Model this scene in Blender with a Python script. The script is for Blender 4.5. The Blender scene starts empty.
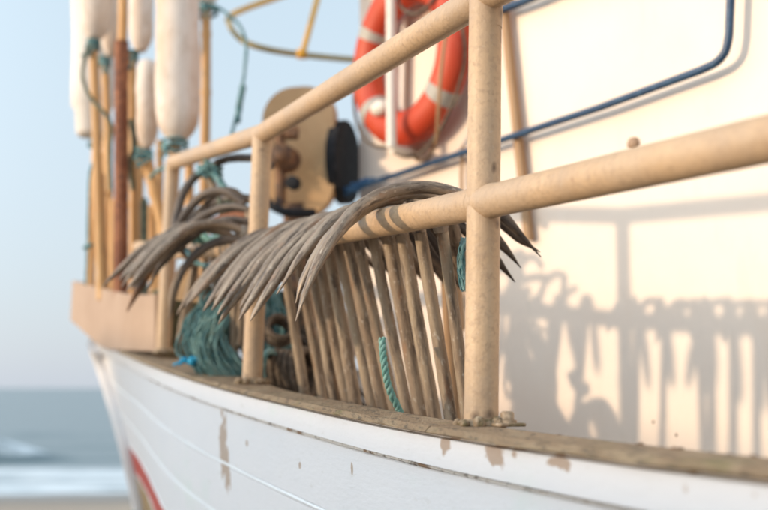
import bpy, math, random
from mathutils import Vector, Matrix, noise
R = math.radians
random.seed(7)
C = bpy.context.scene.collection
SC = bpy.context.scene

# ------------------------------------------------------------------ camera
F, CX, CY, HZ = 1067.0, 384.0, 255.0, 388.0      # focal length in photo pixels, centre, horizon row
PITCH = math.atan((HZ - CY) / F)
H = 2.0                                           # camera height over the beach
cam_d = bpy.data.cameras.new("camera"); cam = bpy.data.objects.new("camera", cam_d); C.objects.link(cam)
cam.location = (0, 0, H); cam.rotation_euler = (R(90) + PITCH, 0, 0)
cam_d.sensor_width = 36; cam_d.lens = F / 768 * 36
cam_d.clip_start = 0.05; cam_d.clip_end = 30000
cam_d.dof.use_dof = True; cam_d.dof.focus_distance = 1.66; cam_d.dof.aperture_fstop = 2.8
SC.camera = cam

# ------------------------------------------------------------------ sky and sun
SUN_EL = R(9.0)
SUN_DIR = Vector((-0.955 * math.cos(SUN_EL), -0.297 * math.cos(SUN_EL), math.sin(SUN_EL))).normalized()
w = bpy.data.worlds.new("World"); SC.world = w; w.use_nodes = True
nt = w.node_tree; bg = nt.nodes["Background"]
sky = nt.nodes.new("ShaderNodeTexSky"); sky.sky_type = 'NISHITA'; sky.sun_disc = False
sky.sun_elevation = SUN_EL; sky.sun_rotation = math.atan2(SUN_DIR.x, SUN_DIR.y)
sky.air_density = 1.0; sky.dust_density = 1.2; sky.ozone_density = 1.0
tc = nt.nodes.new("ShaderNodeTexCoord"); sz = nt.nodes.new("ShaderNodeSeparateXYZ"); nt.links.new(tc.outputs["Generated"], sz.inputs[0])
ramp = nt.nodes.new("ShaderNodeMapRange"); ramp.inputs[1].default_value = -.01; ramp.inputs[2].default_value = .34; nt.links.new(sz.outputs[2], ramp.inputs[0])
hz = nt.nodes.new("ShaderNodeMix"); hz.data_type = 'RGBA'; hz.inputs[6].default_value = (3.0, 3.3, 3.75, 1); hz.inputs[7].default_value = (4.3, 5.1, 5.7, 1)
nt.links.new(ramp.outputs[0], hz.inputs[0])
fr = nt.nodes.new("ShaderNodeMapRange"); fr.inputs[1].default_value = 0; fr.inputs[2].default_value = .34; fr.inputs[3].default_value = .88; fr.inputs[4].default_value = .6
nt.links.new(sz.outputs[2], fr.inputs[0])
mxs = nt.nodes.new("ShaderNodeMix"); mxs.data_type = 'RGBA'; nt.links.new(fr.outputs[0], mxs.inputs[0]); nt.links.new(sky.outputs[0], mxs.inputs[6]); nt.links.new(hz.outputs[2], mxs.inputs[7])
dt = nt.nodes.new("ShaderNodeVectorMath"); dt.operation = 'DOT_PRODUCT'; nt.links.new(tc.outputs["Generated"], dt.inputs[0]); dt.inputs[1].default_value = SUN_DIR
au = nt.nodes.new("ShaderNodeMapRange"); au.interpolation_type = 'SMOOTHSTEP'; au.inputs[1].default_value = -.05; au.inputs[2].default_value = 1.0; au.inputs[3].default_value = 1.0; au.inputs[4].default_value = 2.25  # added glow: sky brightened toward the sun to lift the hull's shade
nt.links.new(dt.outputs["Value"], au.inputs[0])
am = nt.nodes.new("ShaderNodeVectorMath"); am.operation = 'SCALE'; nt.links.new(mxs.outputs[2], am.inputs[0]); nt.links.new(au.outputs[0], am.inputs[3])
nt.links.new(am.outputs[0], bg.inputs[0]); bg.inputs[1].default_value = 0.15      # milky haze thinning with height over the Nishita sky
sd = bpy.data.lights.new("sun", 'SUN'); sd.energy = 2.0; sd.angle = R(1.5); sd.color = (1.0, 0.77, 0.53)
so = bpy.data.objects.new("sun", sd); C.objects.link(so)
so.rotation_euler = SUN_DIR.to_track_quat('Z', 'Y').to_euler()
SC.view_settings.view_transform = 'Standard'; SC.view_settings.look = 'None'
SC.view_settings.exposure = 0.5; SC.view_settings.gamma = 1.0

# ------------------------------------------------------------------ helpers
cp, sp = math.cos(PITCH), math.sin(PITCH)
def P(px, py, Y):
    a = (px - CX) / F; b = (CY - py) / F
    d = Vector((a, cp - b * sp, sp + b * cp)); d *= Y / d.y
    return Vector((d.x, d.y, d.z + H))
def proj(v):
    x, y, z = v.x, v.y, v.z - H
    dep = y * cp + z * sp; up = -y * sp + z * cp
    return CX + F * x / dep, CY - F * up / dep

def catmull(pts, n):
    out = []
    p = [Vector(q) for q in pts]
    for i in range(len(p) - 1):
        p0 = p[i - 1] if i else p[i] * 2 - p[i + 1]
        p1, p2 = p[i], p[i + 1]
        p3 = p[i + 2] if i + 2 < len(p) else p[i + 1] * 2 - p[i]
        for k in range(n):
            t = k / n; t2 = t * t; t3 = t2 * t
            out.append(0.5 * ((2 * p1) + (-p0 + p2) * t + (2 * p0 - 5 * p1 + 4 * p2 - p3) * t2 + (-p0 + 3 * p1 - 3 * p2 + p3) * t3))
    out.append(p[-1].copy())
    return out
def lerp(a, b, t): return a + (b - a) * t
def interp(xs, ys, x):
    if x <= xs[0]: return ys[0]
    for i in range(len(xs) - 1):
        if x <= xs[i + 1]: return lerp(ys[i], ys[i + 1], (x - xs[i]) / (xs[i + 1] - xs[i]))
    return ys[-1]
def sstep(a, b, x):
    t = max(0, min(1, (x - a) / (b - a))); return t * t * (3 - 2 * t)

class MB:
    def __init__(s): s.v = []; s.f = []; s.sm = []; s.t = {}
    def add(s, vs, fs, smooth=True):
        o = len(s.v); s.v += [Vector(q) for q in vs]
        s.f += [tuple(i + o for i in q) for q in fs]; s.sm += [smooth] * len(fs); return s
    def tube(s, pts, rad, sides=12, caps=True, flat=1.0, upref=None, wob=0, seed=0, closed=False):
        pts = [Vector(p) for p in pts]; n = len(pts)
        rs = rad if isinstance(rad, (list, tuple)) else [rad] * n
        vs = []; N = None; base_i = len(s.v); run = 0.0; sh = (seed * 1.37) % 11
        for i, p in enumerate(pts):
            if i: run += (p - pts[i - 1]).length
            if closed: t = pts[(i + 1) % n] - pts[i - 1]
            else: t = pts[min(i + 1, n - 1)] - pts[max(i - 1, 0)]
            t.normalize()
            if upref is not None:
                N = (Vector(upref) - t * t.dot(Vector(upref))).normalized()
            elif N is None:
                a = Vector((0, 0, 1)) if abs(t.z) < .9 else Vector((1, 0, 0))
                N = (a - t * t.dot(a)).normalized()
            else:
                N = (N - t * t.dot(N)).normalized()
            B = t.cross(N)
            fl = flat[i] if isinstance(flat, (list, tuple)) else flat
            for k in range(sides):
                a = 2 * math.pi * k / sides
                r = rs[i]
                if wob: r *= 1 + wob * noise.noise(p * 35 + Vector((math.cos(a), math.sin(a), seed * 3.7)) * .8)
                s.t[base_i + len(vs)] = (math.cos(a) * r + sh, math.sin(a) * r + sh * .7, run + sh)
                vs.append(p + N * math.cos(a) * r * fl + B * math.sin(a) * r)
        fs = []
        for i in range(n if closed else n - 1):
            j = (i + 1) % n
            for k in range(sides):
                l = (k + 1) % sides
                fs.append((i * sides + k, i * sides + l, j * sides + l, j * sides + k))
        s.add(vs, fs)
        if caps and not closed:
            s.add(vs[:sides], [tuple(reversed(range(sides)))], False)
            s.add(vs[-sides:], [tuple(range(sides))], False)
        return s
    def box(s, c, size, rot=None, bev=0.0):
        c = Vector(c); x, y, z = [q / 2 for q in size]; M = rot or Matrix.Identity(3)
        if not bev:
            vs = [c + M @ Vector((a * x, b * y, d * z)) for a in (-1, 1) for b in (-1, 1) for d in (-1, 1)]
            return s.add(vs, [(0, 1, 3, 2), (4, 6, 7, 5), (0, 4, 5, 1), (2, 3, 7, 6), (0, 2, 6, 4), (1, 5, 7, 3)], False)
        import bmesh
        bm = bmesh.new(); bmesh.ops.create_cube(bm, size=1)
        for v in bm.verts: v.co = Vector((v.co.x * 2 * x, v.co.y * 2 * y, v.co.z * 2 * z))
        bmesh.ops.bevel(bm, geom=list(bm.edges), offset=bev, segments=2, affect='EDGES', profile=.5)
        bm.verts.ensure_lookup_table()
        s.add([c + M @ v.co for v in bm.verts], [[v.index for v in f.verts] for f in bm.faces], False); bm.free(); return s
    def lathe(s, prof, c, axis, sides=32):
        c = Vector(c); ax = Vector(axis).normalized()
        a = Vector((0, 0, 1)) if abs(ax.z) < .9 else Vector((1, 0, 0))
        N = (a - ax * ax.dot(a)).normalized(); B = ax.cross(N); vs = []; fs = []
        for (r, h) in prof:
            for k in range(sides):
                t = 2 * math.pi * k / sides
                vs.append(c + ax * h + (N * math.cos(t) + B * math.sin(t)) * r)
        for i in range(len(prof) - 1):
            for k in range(sides):
                l = (k + 1) % sides
                fs.append((i * sides + k, i * sides + l, (i + 1) * sides + l, (i + 1) * sides + k))
        return s.add(vs, fs)
    def sweep(s, prof, path, smooth=False, closed_prof=True):
        """prof: list of rows, each row = list of Vectors along the path"""
        n = len(path[0]); vs = [q for row in path for q in row]; m = len(path); fs = []
        for i in range(m - 1):
            for k in range(n if closed_prof else n - 1):
                l = (k + 1) % n
                fs.append((i * n + k, i * n + l, (i + 1) * n + l, (i + 1) * n + k))
        s.add(vs, fs, smooth)
        if closed_prof:
            s.add(path[0], [tuple(reversed(range(n)))], False); s.add(path[-1], [tuple(range(n))], False)
        return s
    def obj(s, name, mat, parent=None, smooth_angle=None):
        me = bpy.data.meshes.new(name)
        me.from_pydata([tuple(v) for v in s.v], [], s.f)
        me.polygons.foreach_set("use_smooth", s.sm)
        me.update()
        at = me.attributes.new("tc", 'FLOAT_VECTOR', 'POINT'); buf = []
        for i_, v in enumerate(s.v): buf.extend(s.t.get(i_, (v.x, v.y, v.z)))
        at.data.foreach_set("vector", buf)
        if mat: me.materials.append(mat)
        o = bpy.data.objects.new(name, me); C.objects.link(o)
        if parent is not None:
            o.parent = parent
            if parent.matrix_basis != Matrix.Identity(4):
                root = parent
                M = parent.matrix_basis.copy()
                q = parent.parent
                while q is not None: M = q.matrix_basis @ M; q = q.parent
                me.transform(M.inverted())
        return o

def empty(name, loc=(0, 0, 0)):
    o = bpy.data.objects.new(name, None); C.objects.link(o); o.location = loc; o.empty_display_size = .1
    return o
def tag(o, label, cat, group=None, kind=None):
    o['label'] = label
    if cat: o['category'] = cat
    if group: o['group'] = group
    if kind: o['kind'] = kind
    return o

# ------------------------------------------------------------------ materials
def mat(name, base, rough=.6, metal=0.0, layers=(), bump=(), spec=.5, chips=None, coat=0, sss=0, tc=False):
    """layers: (colour, scale, lo, hi, strength, stretch) noise-masked colour layers. bump: (scale, strength, dist)"""
    m = bpy.data.materials.new(name); m.use_nodes = True; n = m.node_tree; L = n.links
    b = n.nodes["Principled BSDF"]
    b.inputs["Roughness"].default_value = rough; b.inputs["Metallic"].default_value = metal
    b.inputs["Specular IOR Level"].default_value = spec; b.inputs["Coat Weight"].default_value = coat
    geo = n.nodes.new("ShaderNodeNewGeometry"); src = geo.outputs["Position"]; pos = src
    if tc:
        an = n.nodes.new("ShaderNodeAttribute"); an.attribute_name = "tc"; src = an.outputs["Vector"]
    col = n.nodes.new("ShaderNodeRGB"); col.outputs[0].default_value = (*base, 1); cur = col.outputs[0]
    for (c, scale, lo, hi, stg, stretch) in layers:
        mp = n.nodes.new("ShaderNodeMapping"); mp.inputs["Scale"].default_value = stretch
        L.new(src, mp.inputs[0])
        t = n.nodes.new("ShaderNodeTexNoise"); t.inputs["Scale"].default_value = scale; t.inputs["Detail"].default_value = 6
        t.inputs["Roughness"].default_value = .6
        L.new(mp.outputs[0], t.inputs[0])
        r = n.nodes.new("ShaderNodeMapRange"); r.inputs[1].default_value = lo; r.inputs[2].default_value = hi
        r.inputs[4].default_value = stg
        L.new(t.outputs["Fac"], r.inputs[0])
        mx = n.nodes.new("ShaderNodeMix"); mx.data_type = 'RGBA'; mx.inputs[7].default_value = (*c, 1)
        L.new(r.outputs[0], mx.inputs[0]); L.new(cur, mx.inputs[6]); cur = mx.outputs[2]
    if chips:
        colr, items, soft = chips
        nz = n.nodes.new("ShaderNodeTexNoise"); nz.inputs["Scale"].default_value = 45; nz.inputs["Detail"].default_value = 5
        L.new(src, nz.inputs[0])
        tot = None
        for (ctr, sc, r0) in items:
            mp = n.nodes.new("ShaderNodeVectorMath"); mp.operation = 'SUBTRACT'; mp.inputs[1].default_value = ctr; L.new(src, mp.inputs[0])
            m2 = n.nodes.new("ShaderNodeVectorMath"); m2.operation = 'MULTIPLY'; m2.inputs[1].default_value = sc; L.new(mp.outputs[0], m2.inputs[0])
            ln = n.nodes.new("ShaderNodeVectorMath"); ln.operation = 'LENGTH'; L.new(m2.outputs[0], ln.inputs[0])
            a = n.nodes.new("ShaderNodeMath"); a.operation = 'MULTIPLY_ADD'; a.inputs[1].default_value = r0 * 1.6; L.new(nz.outputs["Fac"], a.inputs[0])
            L.new(ln.outputs["Value"], a.inputs[2])
            r = n.nodes.new("ShaderNodeMapRange"); r.inputs[1].default_value = r0 * 1.8; r.inputs[2].default_value = r0 * 1.8 - soft * r0
            L.new(a.outputs[0], r.inputs[0])
            if tot is None: tot = r.outputs[0]
            else:
                x = n.nodes.new("ShaderNodeMath"); x.operation = 'MAXIMUM'; L.new(tot, x.inputs[0]); L.new(r.outputs[0], x.inputs[1]); tot = x.outputs[0]
        mx = n.nodes.new("ShaderNodeMix"); mx.data_type = 'RGBA'; mx.inputs[7].default_value = (*colr, 1)
        L.new(tot, mx.inputs[0]); L.new(cur, mx.inputs[6]); cur = mx.outputs[2]
    L.new(cur, b.inputs["Base Color"])
    prev = None
    for (scale, stg, dist, stretch) in bump:
        mp = n.nodes.new("ShaderNodeMapping"); mp.inputs["Scale"].default_value = stretch; L.new(src, mp.inputs[0])
        t = n.nodes.new("ShaderNodeTexNoise"); t.inputs["Scale"].default_value = scale; t.inputs["Detail"].default_value = 5
        L.new(mp.outputs[0], t.inputs[0])
        bp = n.nodes.new("ShaderNodeBump"); bp.inputs["Strength"].default_value = stg; bp.inputs["Distance"].default_value = dist
        L.new(t.outputs["Fac"], bp.inputs["Height"])
        if prev: L.new(prev, bp.inputs["Normal"])
        prev = bp.outputs[0]
    if prev: L.new(prev, b.inputs["Normal"])
    return m
ONE = (1, 1, 1)
# hull geometry is needed by the chip positions, so those materials come after it
M = {}
M['rail'] = mat("painted_pipe", (.52, .345, .20), .5, 0,
    [((.59, .42, .27), 9, .4, .65, .6, ONE), ((.31, .205, .13), 110, .48, .66, .45, ONE), ((.40, .29, .20), 6, .46, .62, .6, ONE), ((.30, .17, .09), 26, .66, .74, .8, ONE), ((.60, .5, .4), 160, .62, .7, .3, ONE)],
    [(220, .5, .0014, ONE), (40, .35, .003, ONE)],
    chips=((.15, .095, .06), [(tuple(P(497, 224, 1.485)), (1, 1, 1.2), .011), (tuple(P(501, 14, 1.49)), (1, 1, .8), .012), (tuple(P(502, 34, 1.49)), (1, 1, .5), .007), (tuple(P(494, 168, 1.48)), (1, 1, .7), .006), (tuple(P(474, 417, 1.477)), ONE, .010), (tuple(P(490, 414, 1.477)), ONE, .011), (tuple(P(262, 374, 2.48)), ONE, .010), (tuple(P(246, 377, 2.48)), ONE, .010), (tuple(P(262, 150, 2.48)), ONE, .008)], .9))
M['weld'] = mat("weld_grime", (.30, .21, .13), .8, 0, [((.13, .10, .04), 60, .5, .6, .8, ONE), ((.55, .42, .3), 45, .5, .62, .7, ONE)], [(150, .8, .003, ONE)])
M['anchor'] = mat("weathered_galvanised_iron", (.225, .165, .118), .5, .3,
    [((.36, .285, .215), 60, .42, .60, .8, (1, 1, .14)), ((.075, .052, .04), 110, .50, .64, .85, (1, 1, .16)), ((.50, .43, .35), 150, .58, .70, .6, (1, 1, .4)), ((.25, .115, .05), 32, .58, .70, .6, (1, 1, .5))],
    [(260, .4, .0010, (1, 1, .3)), (70, .5, .0020, (1, 1, .25))], tc=True)
M['iron'] = mat("dark_iron_with_shade", (.10, .075, .06), .6, .2, [((.20, .155, .12), 50, .44, .62, .8, (1, 1, .15)), ((.045, .035, .03), 90, .5, .66, .8, (1, 1, .2))], [(80, .5, .002, (1, 1, .3))], tc=True)  # dark iron; shade of the inboard tines is put into this colour
M['shaft'] = mat("rusted_brown_iron", (.255, .18, .12), .65, .15,
    [((.40, .31, .215), 50, .42, .60, .8, (1, 1, .12)), ((.085, .06, .045), 90, .50, .66, .85, (1, 1, .15)), ((.52, .45, .37), 150, .58, .70, .7, (1, 1, .5)), ((.30, .13, .05), 30, .60, .72, .6, (1, 1, .3))],
    [(260, .5, .0012, (1, 1, .5)), (60, .6, .0025, (1, 1, .4))], tc=True)
M['wood'] = mat("bare_weathered_wood", (.29, .195, .115), .85, 0,
    [((.36, .26, .16), 8, .45, .6, .8, (3, 1, 6)), ((.10, .075, .05), 30, .5, .66, .8, (3, 1, 5)), ((.20, .17, .07), 18, .58, .7, .6, ONE), ((.5, .4, .3), 60, .62, .72, .6, (4, 1, 5))],
    [(60, .8, .004, (4, 1, 6)), (200, .4, .001, ONE)])
M['bamboo'] = mat("bamboo_cane", (.60, .31, .11), .5, 0, [((.66, .40, .17), 6, .4, .6, .7, (3, 3, .6)), ((.34, .2, .09), 20, .55, .7, .6, (3, 3, .5))], [(60, .2, .002, (3, 3, .4))])
M['rust'] = mat("rusty_red_pole", (.19, .062, .028), .75, .1, [((.33, .13, .06), 14, .45, .6, .8, ONE), ((.10, .04, .03), 40, .5, .65, .7, ONE)], [(90, .5, .002, ONE)])
M['float'] = mat("grimy_white_foam", (.78, .68, .60), .75, 0, [((.60, .43, .30), 7, .44, .62, .75, (1, 1, .35)), ((.50, .36, .25), 26, .50, .70, .5, (1, 1, .5))], [(120, .35, .002, ONE), (14, .4, .008, ONE)])
M['floatw'] = mat("clean_white_foam", (.74, .69, .64), .7, 0, [((.66, .6, .52), 9, .52, .7, .5, (1, 1, .3))], [(120, .3, .002, ONE)])
M['green'] = mat("green_twine", (.07, .19, .205), .85, 0, [((.27, .42, .42), 60, .42, .6, .8, ONE), ((.03, .08, .07), 30, .5, .66, .7, ONE)], [(300, .6, .002, ONE)])
M['olive'] = mat("dull_olive_rope", (.11, .12, .085), .9, 0, [((.2, .22, .15), 60, .45, .6, .7, ONE)], [(300, .6, .002, ONE)])
M['grope'] = mat("teal_three_strand_rope", (.14, .31, .27), .8, 0, [((.28, .45, .40), 90, .45, .6, .7, ONE), ((.05, .16, .13), 50, .55, .7, .6, ONE)], [(500, .5, .001, (1, 1, 3))])
M['grope2'] = mat('pale_teal_twine', (.18, .34, .34), .85, 0, [((.30, .42, .38), 60, .45, .6, .8, ONE), ((.05, .14, .14), 40, .5, .66, .8, ONE)])
M['brope'] = mat("tarred_brown_rope", (.10, .075, .055), .9, 0, [((.2, .15, .11), 70, .45, .62, .8, ONE)], [(400, .6, .002, ONE)])
M['bluecord'] = mat("bright_blue_twine", (.02, .33, .58), .6, 0, [((.05, .5, .7), 80, .45, .6, .6, ONE)], [(300, .4, .001, ONE)])
M['blue'] = mat("blue_gloss_paint", (.016, .052, .115), .4, 0, [((.04, .11, .2), 30, .5, .65, .6, ONE), ((.4, .42, .42), 120, .66, .72, .7, ONE), ((.35, .22, .14), 50, .68, .72, .9, ONE), ((.015, .05, .12), 14, .5, .7, .5, ONE)], [(120, .2, .001, ONE)])
M['bluerope'] = mat("blue_rope", (.03, .10, .22), .85, 0, [((.08, .18, .32), 60, .45, .6, .6, ONE)], [(300, .6, .002, ONE)])
M['darknet'] = mat('dark_brown_netting', (.07, .05, .035), .9, 0, [((.16, .11, .07), 60, .45, .62, .7, ONE)])
M['orange'] = mat("orange_lifebuoy_shell", (.50, .045, .012), .55, 0, [((.58, .075, .022), 6, .4, .6, .5, ONE), ((.5, .08, .03), 20, .58, .7, .5, ONE)], [(60, .15, .002, ONE)])
M['band'] = mat("grey_reflective_tape", (.40, .37, .33), .5, 0, [((.4, .36, .3), 20, .5, .65, .6, ONE)])
M['tan'] = mat("tan_painted_steel", (.46, .27, .12), .55, 0, [((.56, .36, .18), 6, .4, .6, .6, ONE), ((.3, .16, .08), 14, .6, .7, .7, ONE)], [(60, .2, .002, ONE)])
M['black'] = mat("black_rubber", (.008, .009, .012), .9, 0, [((.03, .03, .035), 30, .5, .6, .5, ONE)], [(60, .2, .002, ONE)])
M['mech'] = mat("rusty_machinery", (.2, .10, .05), .7, .2, [((.06, .045, .04), 20, .48, .6, .9, ONE), ((.45, .22, .08), 25, .6, .7, .7, ONE)], [(80, .5, .003, ONE)])
M['yellow'] = mat("orange_yellow_paint", (.75, .38, .04), .45, 0, [((.6, .28, .04), 20, .5, .65, .5, ONE)])
M['hoopolive'] = mat("faded_olive_tube", (.36, .27, .10), .6, 0, [((.5, .36, .12), 20, .5, .65, .5, ONE)])
M['bulwark'] = mat("beige_bulwark_paint", (.37, .24, .155), .6, 0, [((.44, .30, .205), 5, .42, .62, .6, ONE), ((.40, .29, .20), 26, .58, .7, .5, ONE)], [(60, .3, .002, ONE)])
M['batten'] = mat("varnished_batten", (.40, .24, .125), .6, 0, [((.34, .2, .1), 20, .5, .65, .6, (4, 4, 1))], [(60, .3, .002, (4, 4, 1))])
M['deck'] = mat("grey_deck_wood", (.20, .15, .11), .9, 0, [((.3, .24, .18), 12, .45, .62, .7, (4, 1, 1))], [(60, .6, .003, (4, 1, 1))])
M['bulwark_shade'] = mat("olive_bulwark_shade", (.10, .095, .05), .8, 0, [((.16, .14, .08), 14, .45, .6, .6, ONE)], [(40, .3, .002, ONE)])  # dark olive has the bulwark's shade put into the colour
M['white'] = mat("white_bracket_paint", (.78, .72, .64), .5, 0, [((.6, .48, .36), 22, .55, .7, .5, ONE)], [(80, .2, .002, ONE)])
M['roof'] = mat("cabin_roof_grey", (.5, .5, .48), .6)
M['keel'] = mat("antifouling_ochre", (.42, .27, .12), .8, 0, [((.2, .12, .07), 20, .5, .6, .8, ONE), ((.6, .5, .36), 26, .55, .65, .8, ONE)], [(80, .5, .003, ONE)])
M['redp'] = mat("red_boot_paint", (.5, .05, .03), .6, 0, [((.62, .12, .08), 12, .5, .65, .5, ONE), ((.3, .05, .03), 30, .58, .7, .5, ONE)], [(80, .3, .002, ONE)])

# ================================================================== SETTING
# ------------------------------------------------------------------ beach, sea
SEA_Z = -0.55
def beach_z(x, y):
    s = y - .12 * x
    return interp([-200, 10, 27.3, 47], [0, 0, -.545, -1.6], s) if s < 45 else -1.6
mb = MB(); xs = [-300, -120, -60, -40, -30, -25, -20, -15, -12, -10] + [q * .5 for q in range(-18, 11)] + [7, 10, 15, 20, 30, 60, 120, 300]
ys = [-200, -80, -40, -20, -10, -5] + [q * .5 for q in range(-8, 61)] + [35, 45]
vs = [(x, y, beach_z(x, y) + .025 * noise.noise(Vector((x * .9, y * .9, 0))) + .01 * noise.noise(Vector((x * 4, y * 4, 0)))) for y in ys for x in xs]
nx = len(xs)
mb.add(vs, [(j * nx + i, j * nx + i + 1, (j + 1) * nx + i + 1, (j + 1) * nx + i) for j in range(len(ys) - 1) for i in range(nx - 1)])
M['sand'] = mat("beach_sand", (.43, .34, .26), .9, 0, [((.44, .345, .26), .7, .4, .6, .8, ONE), ((.25, .19, .14), 5, .55, .7, .5, ONE)], [(30, .6, .02, ONE), (3, .4, .06, ONE)])
# wet sand near the water
n = M['sand'].node_tree; b = n.nodes["Principled BSDF"]; L = n.links
geo = [q for q in n.nodes if q.bl_idname == "ShaderNodeNewGeometry"][0]
sx = n.nodes.new("ShaderNodeSeparateXYZ"); L.new(geo.outputs["Position"], sx.inputs[0])
mr = n.nodes.new("ShaderNodeMapRange"); mr.inputs[1].default_value = -.38; mr.inputs[2].default_value = -.50
L.new(sx.outputs[2], mr.inputs[0])
old = b.inputs["Base Color"].links[0].from_socket
mx = n.nodes.new("ShaderNodeMix"); mx.data_type = 'RGBA'; mx.inputs[7].default_value = (.20, .165, .135, 1)
L.new(mr.outputs[0], mx.inputs[0]); L.new(old, mx.inputs[6]); L.new(mx.outputs[2], b.inputs["Base Color"])
mr2 = n.nodes.new("ShaderNodeMapRange"); mr2.inputs[1].default_value = -.40; mr2.inputs[2].default_value = -.50; mr2.inputs[3].default_value = .9; mr2.inputs[4].default_value = .3
L.new(sx.outputs[2], mr2.inputs[0]); L.new(mr2.outputs[0], b.inputs["Roughness"])
o = mb.obj("beach", M['sand']); o['kind'] = 'structure'; o['label'] = "flat sandy beach, wet and darker near the surf"

def wave_h(x, y):
    s = y - .12 * x + .8 * math.sin(x * .13) + .5 * math.sin(x * .31 + 1)
    h = 0
    for (c, wd, a) in ((38.5, .7, .75), (47, 1.8, .22), (60, 2.5, .2), (29.5, .8, .07)):
        d = (s - c) / wd
        am = a * max(.1, .65 + 1.1 * noise.noise(Vector((x * .45, c, 0))))
        h += am * math.exp(-d * d * (1.8 if d < 0 else .6))
    h += .05 * noise.noise(Vector((x * .35, y * .8, 2))) * sstep(26, 36, y)
    return h
mb = MB()
ys = [22 + q * .28 for q in range(150)]; y = ys[-1]
while y < 15000: y *= 1.06; ys.append(y)
vs = []; NX = 90
for y in ys:
    half = max(45, y * .8)
    for i in range(NX):
        x = -half + 2 * half * i / (NX - 1)
        vs.append((x, y, SEA_Z + wave_h(x, y) + (0 if y < 60 else .12 * noise.noise(Vector((x * .05, y * .12, 5))) * max(0, 1 - y / 900))))
mb.add(vs, [(j * NX + i, j * NX + i + 1, (j + 1) * NX + i + 1, (j + 1) * NX + i) for j in range(len(ys) - 1) for i in range(NX - 1)])
m = bpy.data.materials.new("sea_water"); m.use_nodes = True; n = m.node_tree; L = n.links; b = n.nodes["Principled BSDF"]
b.inputs["Roughness"].default_value = .28; b.inputs["IOR"].default_value = 1.33
geo = n.nodes.new("ShaderNodeNewGeometry"); sx = n.nodes.new("ShaderNodeSeparateXYZ"); L.new(geo.outputs["Position"], sx.inputs[0])
def noi(scale, stretch, det=5):
    mp = n.nodes.new("ShaderNodeMapping"); mp.inputs["Scale"].default_value = stretch; L.new(geo.outputs["Position"], mp.inputs[0])
    t = n.nodes.new("ShaderNodeTexNoise"); t.inputs["Scale"].default_value = scale; t.inputs["Detail"].default_value = det; L.new(mp.outputs[0], t.inputs[0]); return t.outputs["Fac"]
def mrange(src, a, b_, c=0, d=1):
    r = n.nodes.new("ShaderNodeMapRange"); r.inputs[1].default_value = a; r.inputs[2].default_value = b_; r.inputs[3].default_value = c; r.inputs[4].default_value = d
    L.new(src, r.inputs[0]); return r.outputs[0]
def math2(op, a, b_):
    r = n.nodes.new("ShaderNodeMath"); r.operation = op
    for i, q in enumerate((a, b_)):
        if isinstance(q, (int, float)): r.inputs[i].default_value = q
        else: L.new(q, r.inputs[i])
    return r.outputs[0]
shore = math2('MULTIPLY_ADD', sx.outputs[0], -.12); L.new(sx.outputs[1], shore.node.inputs[2])
f1 = math2('MULTIPLY', mrange(shore, 38, 35), mrange(noi(.9, (.35, 1, 1)), .36, .50))            # foam sheet running up the beach
f2 = math2('MULTIPLY', mrange(sx.outputs[2], SEA_Z + .22, SEA_Z + .34), mrange(noi(1.2, (.5, 1, 1)), .40, .55))
foam = math2('MAXIMUM', f1, f2)
cm = n.nodes.new("ShaderNodeMix"); cm.data_type = 'RGBA'; cm.inputs[6].default_value = (.155, .205, .22, 1); cm.inputs[7].default_value = (.72, .76, .78, 1)
L.new(foam, cm.inputs[0]); L.new(cm.outputs[2], b.inputs["Base Color"])
L.new(mrange(foam, 0, 1, .28, .8), b.inputs["Roughness"])
bp = n.nodes.new("ShaderNodeBump"); bp.inputs["Strength"].default_value = 1; bp.inputs["Distance"].default_value = .25; L.new(noi(.8, (.5, 1.2, 1), 8), bp.inputs["Height"]); L.new(bp.outputs[0], b.inputs["Normal"])
o = mb.obj("sea", m); o['kind'] = 'structure'; o['label'] = "calm grey blue sea with one low breaking wave and foam by the beach"

# ================================================================== BOAT
boat = empty("fishing_boat", (0, 2.5, 0))
tag(boat, "white planked wooden fishing boat with beige pipe railing and tall cream cabin wall", "boat")
NO = Vector((-.915, -.403, 0))                      # outward over the port side
AL = Vector((-.403, .915, 0))                       # forward along the port side
X0, Y0 = .079, 1.473                                # outer lower edge of the cap beside the near post
zp_px = [(768, 484), (580, 456), (445, 437), (400, 429), (300, 407), (240, 393), (200, 382), (150, 365.5), (120, 352), (98, 346), (70, 322)]
U, Zs = [], []
for px, py in zp_px:
    r = (px - CX) / F
    u = (X0 - r * Y0) / (r + .441)
    for _ in range(3):
        Yc = Y0 + u; q = P(px, py, Yc)
        u += (X0 - .441 * u - q.x) / (r + .441)
    U.append(u); Zs.append(P(px, py, Y0 + u).z)
EX = sorted(zip(U, Zs)); U = [-6] + [a for a, _ in EX]; Zs = [EX[0][1] + .03] + [b for _, b in EX]
def gz_raw(u): return interp(U, Zs, u)
def gz(u):                                           # smoothed sheer line (z of the cap's lower edge)
    return sum(gz_raw(u + k * .08) for k in range(-3, 4)) / 7
def edge(u, out=0.0, dz=0.0):
    return Vector((X0 - .441 * u, Y0 + u, gz(u) + dz)) + NO * out

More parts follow.
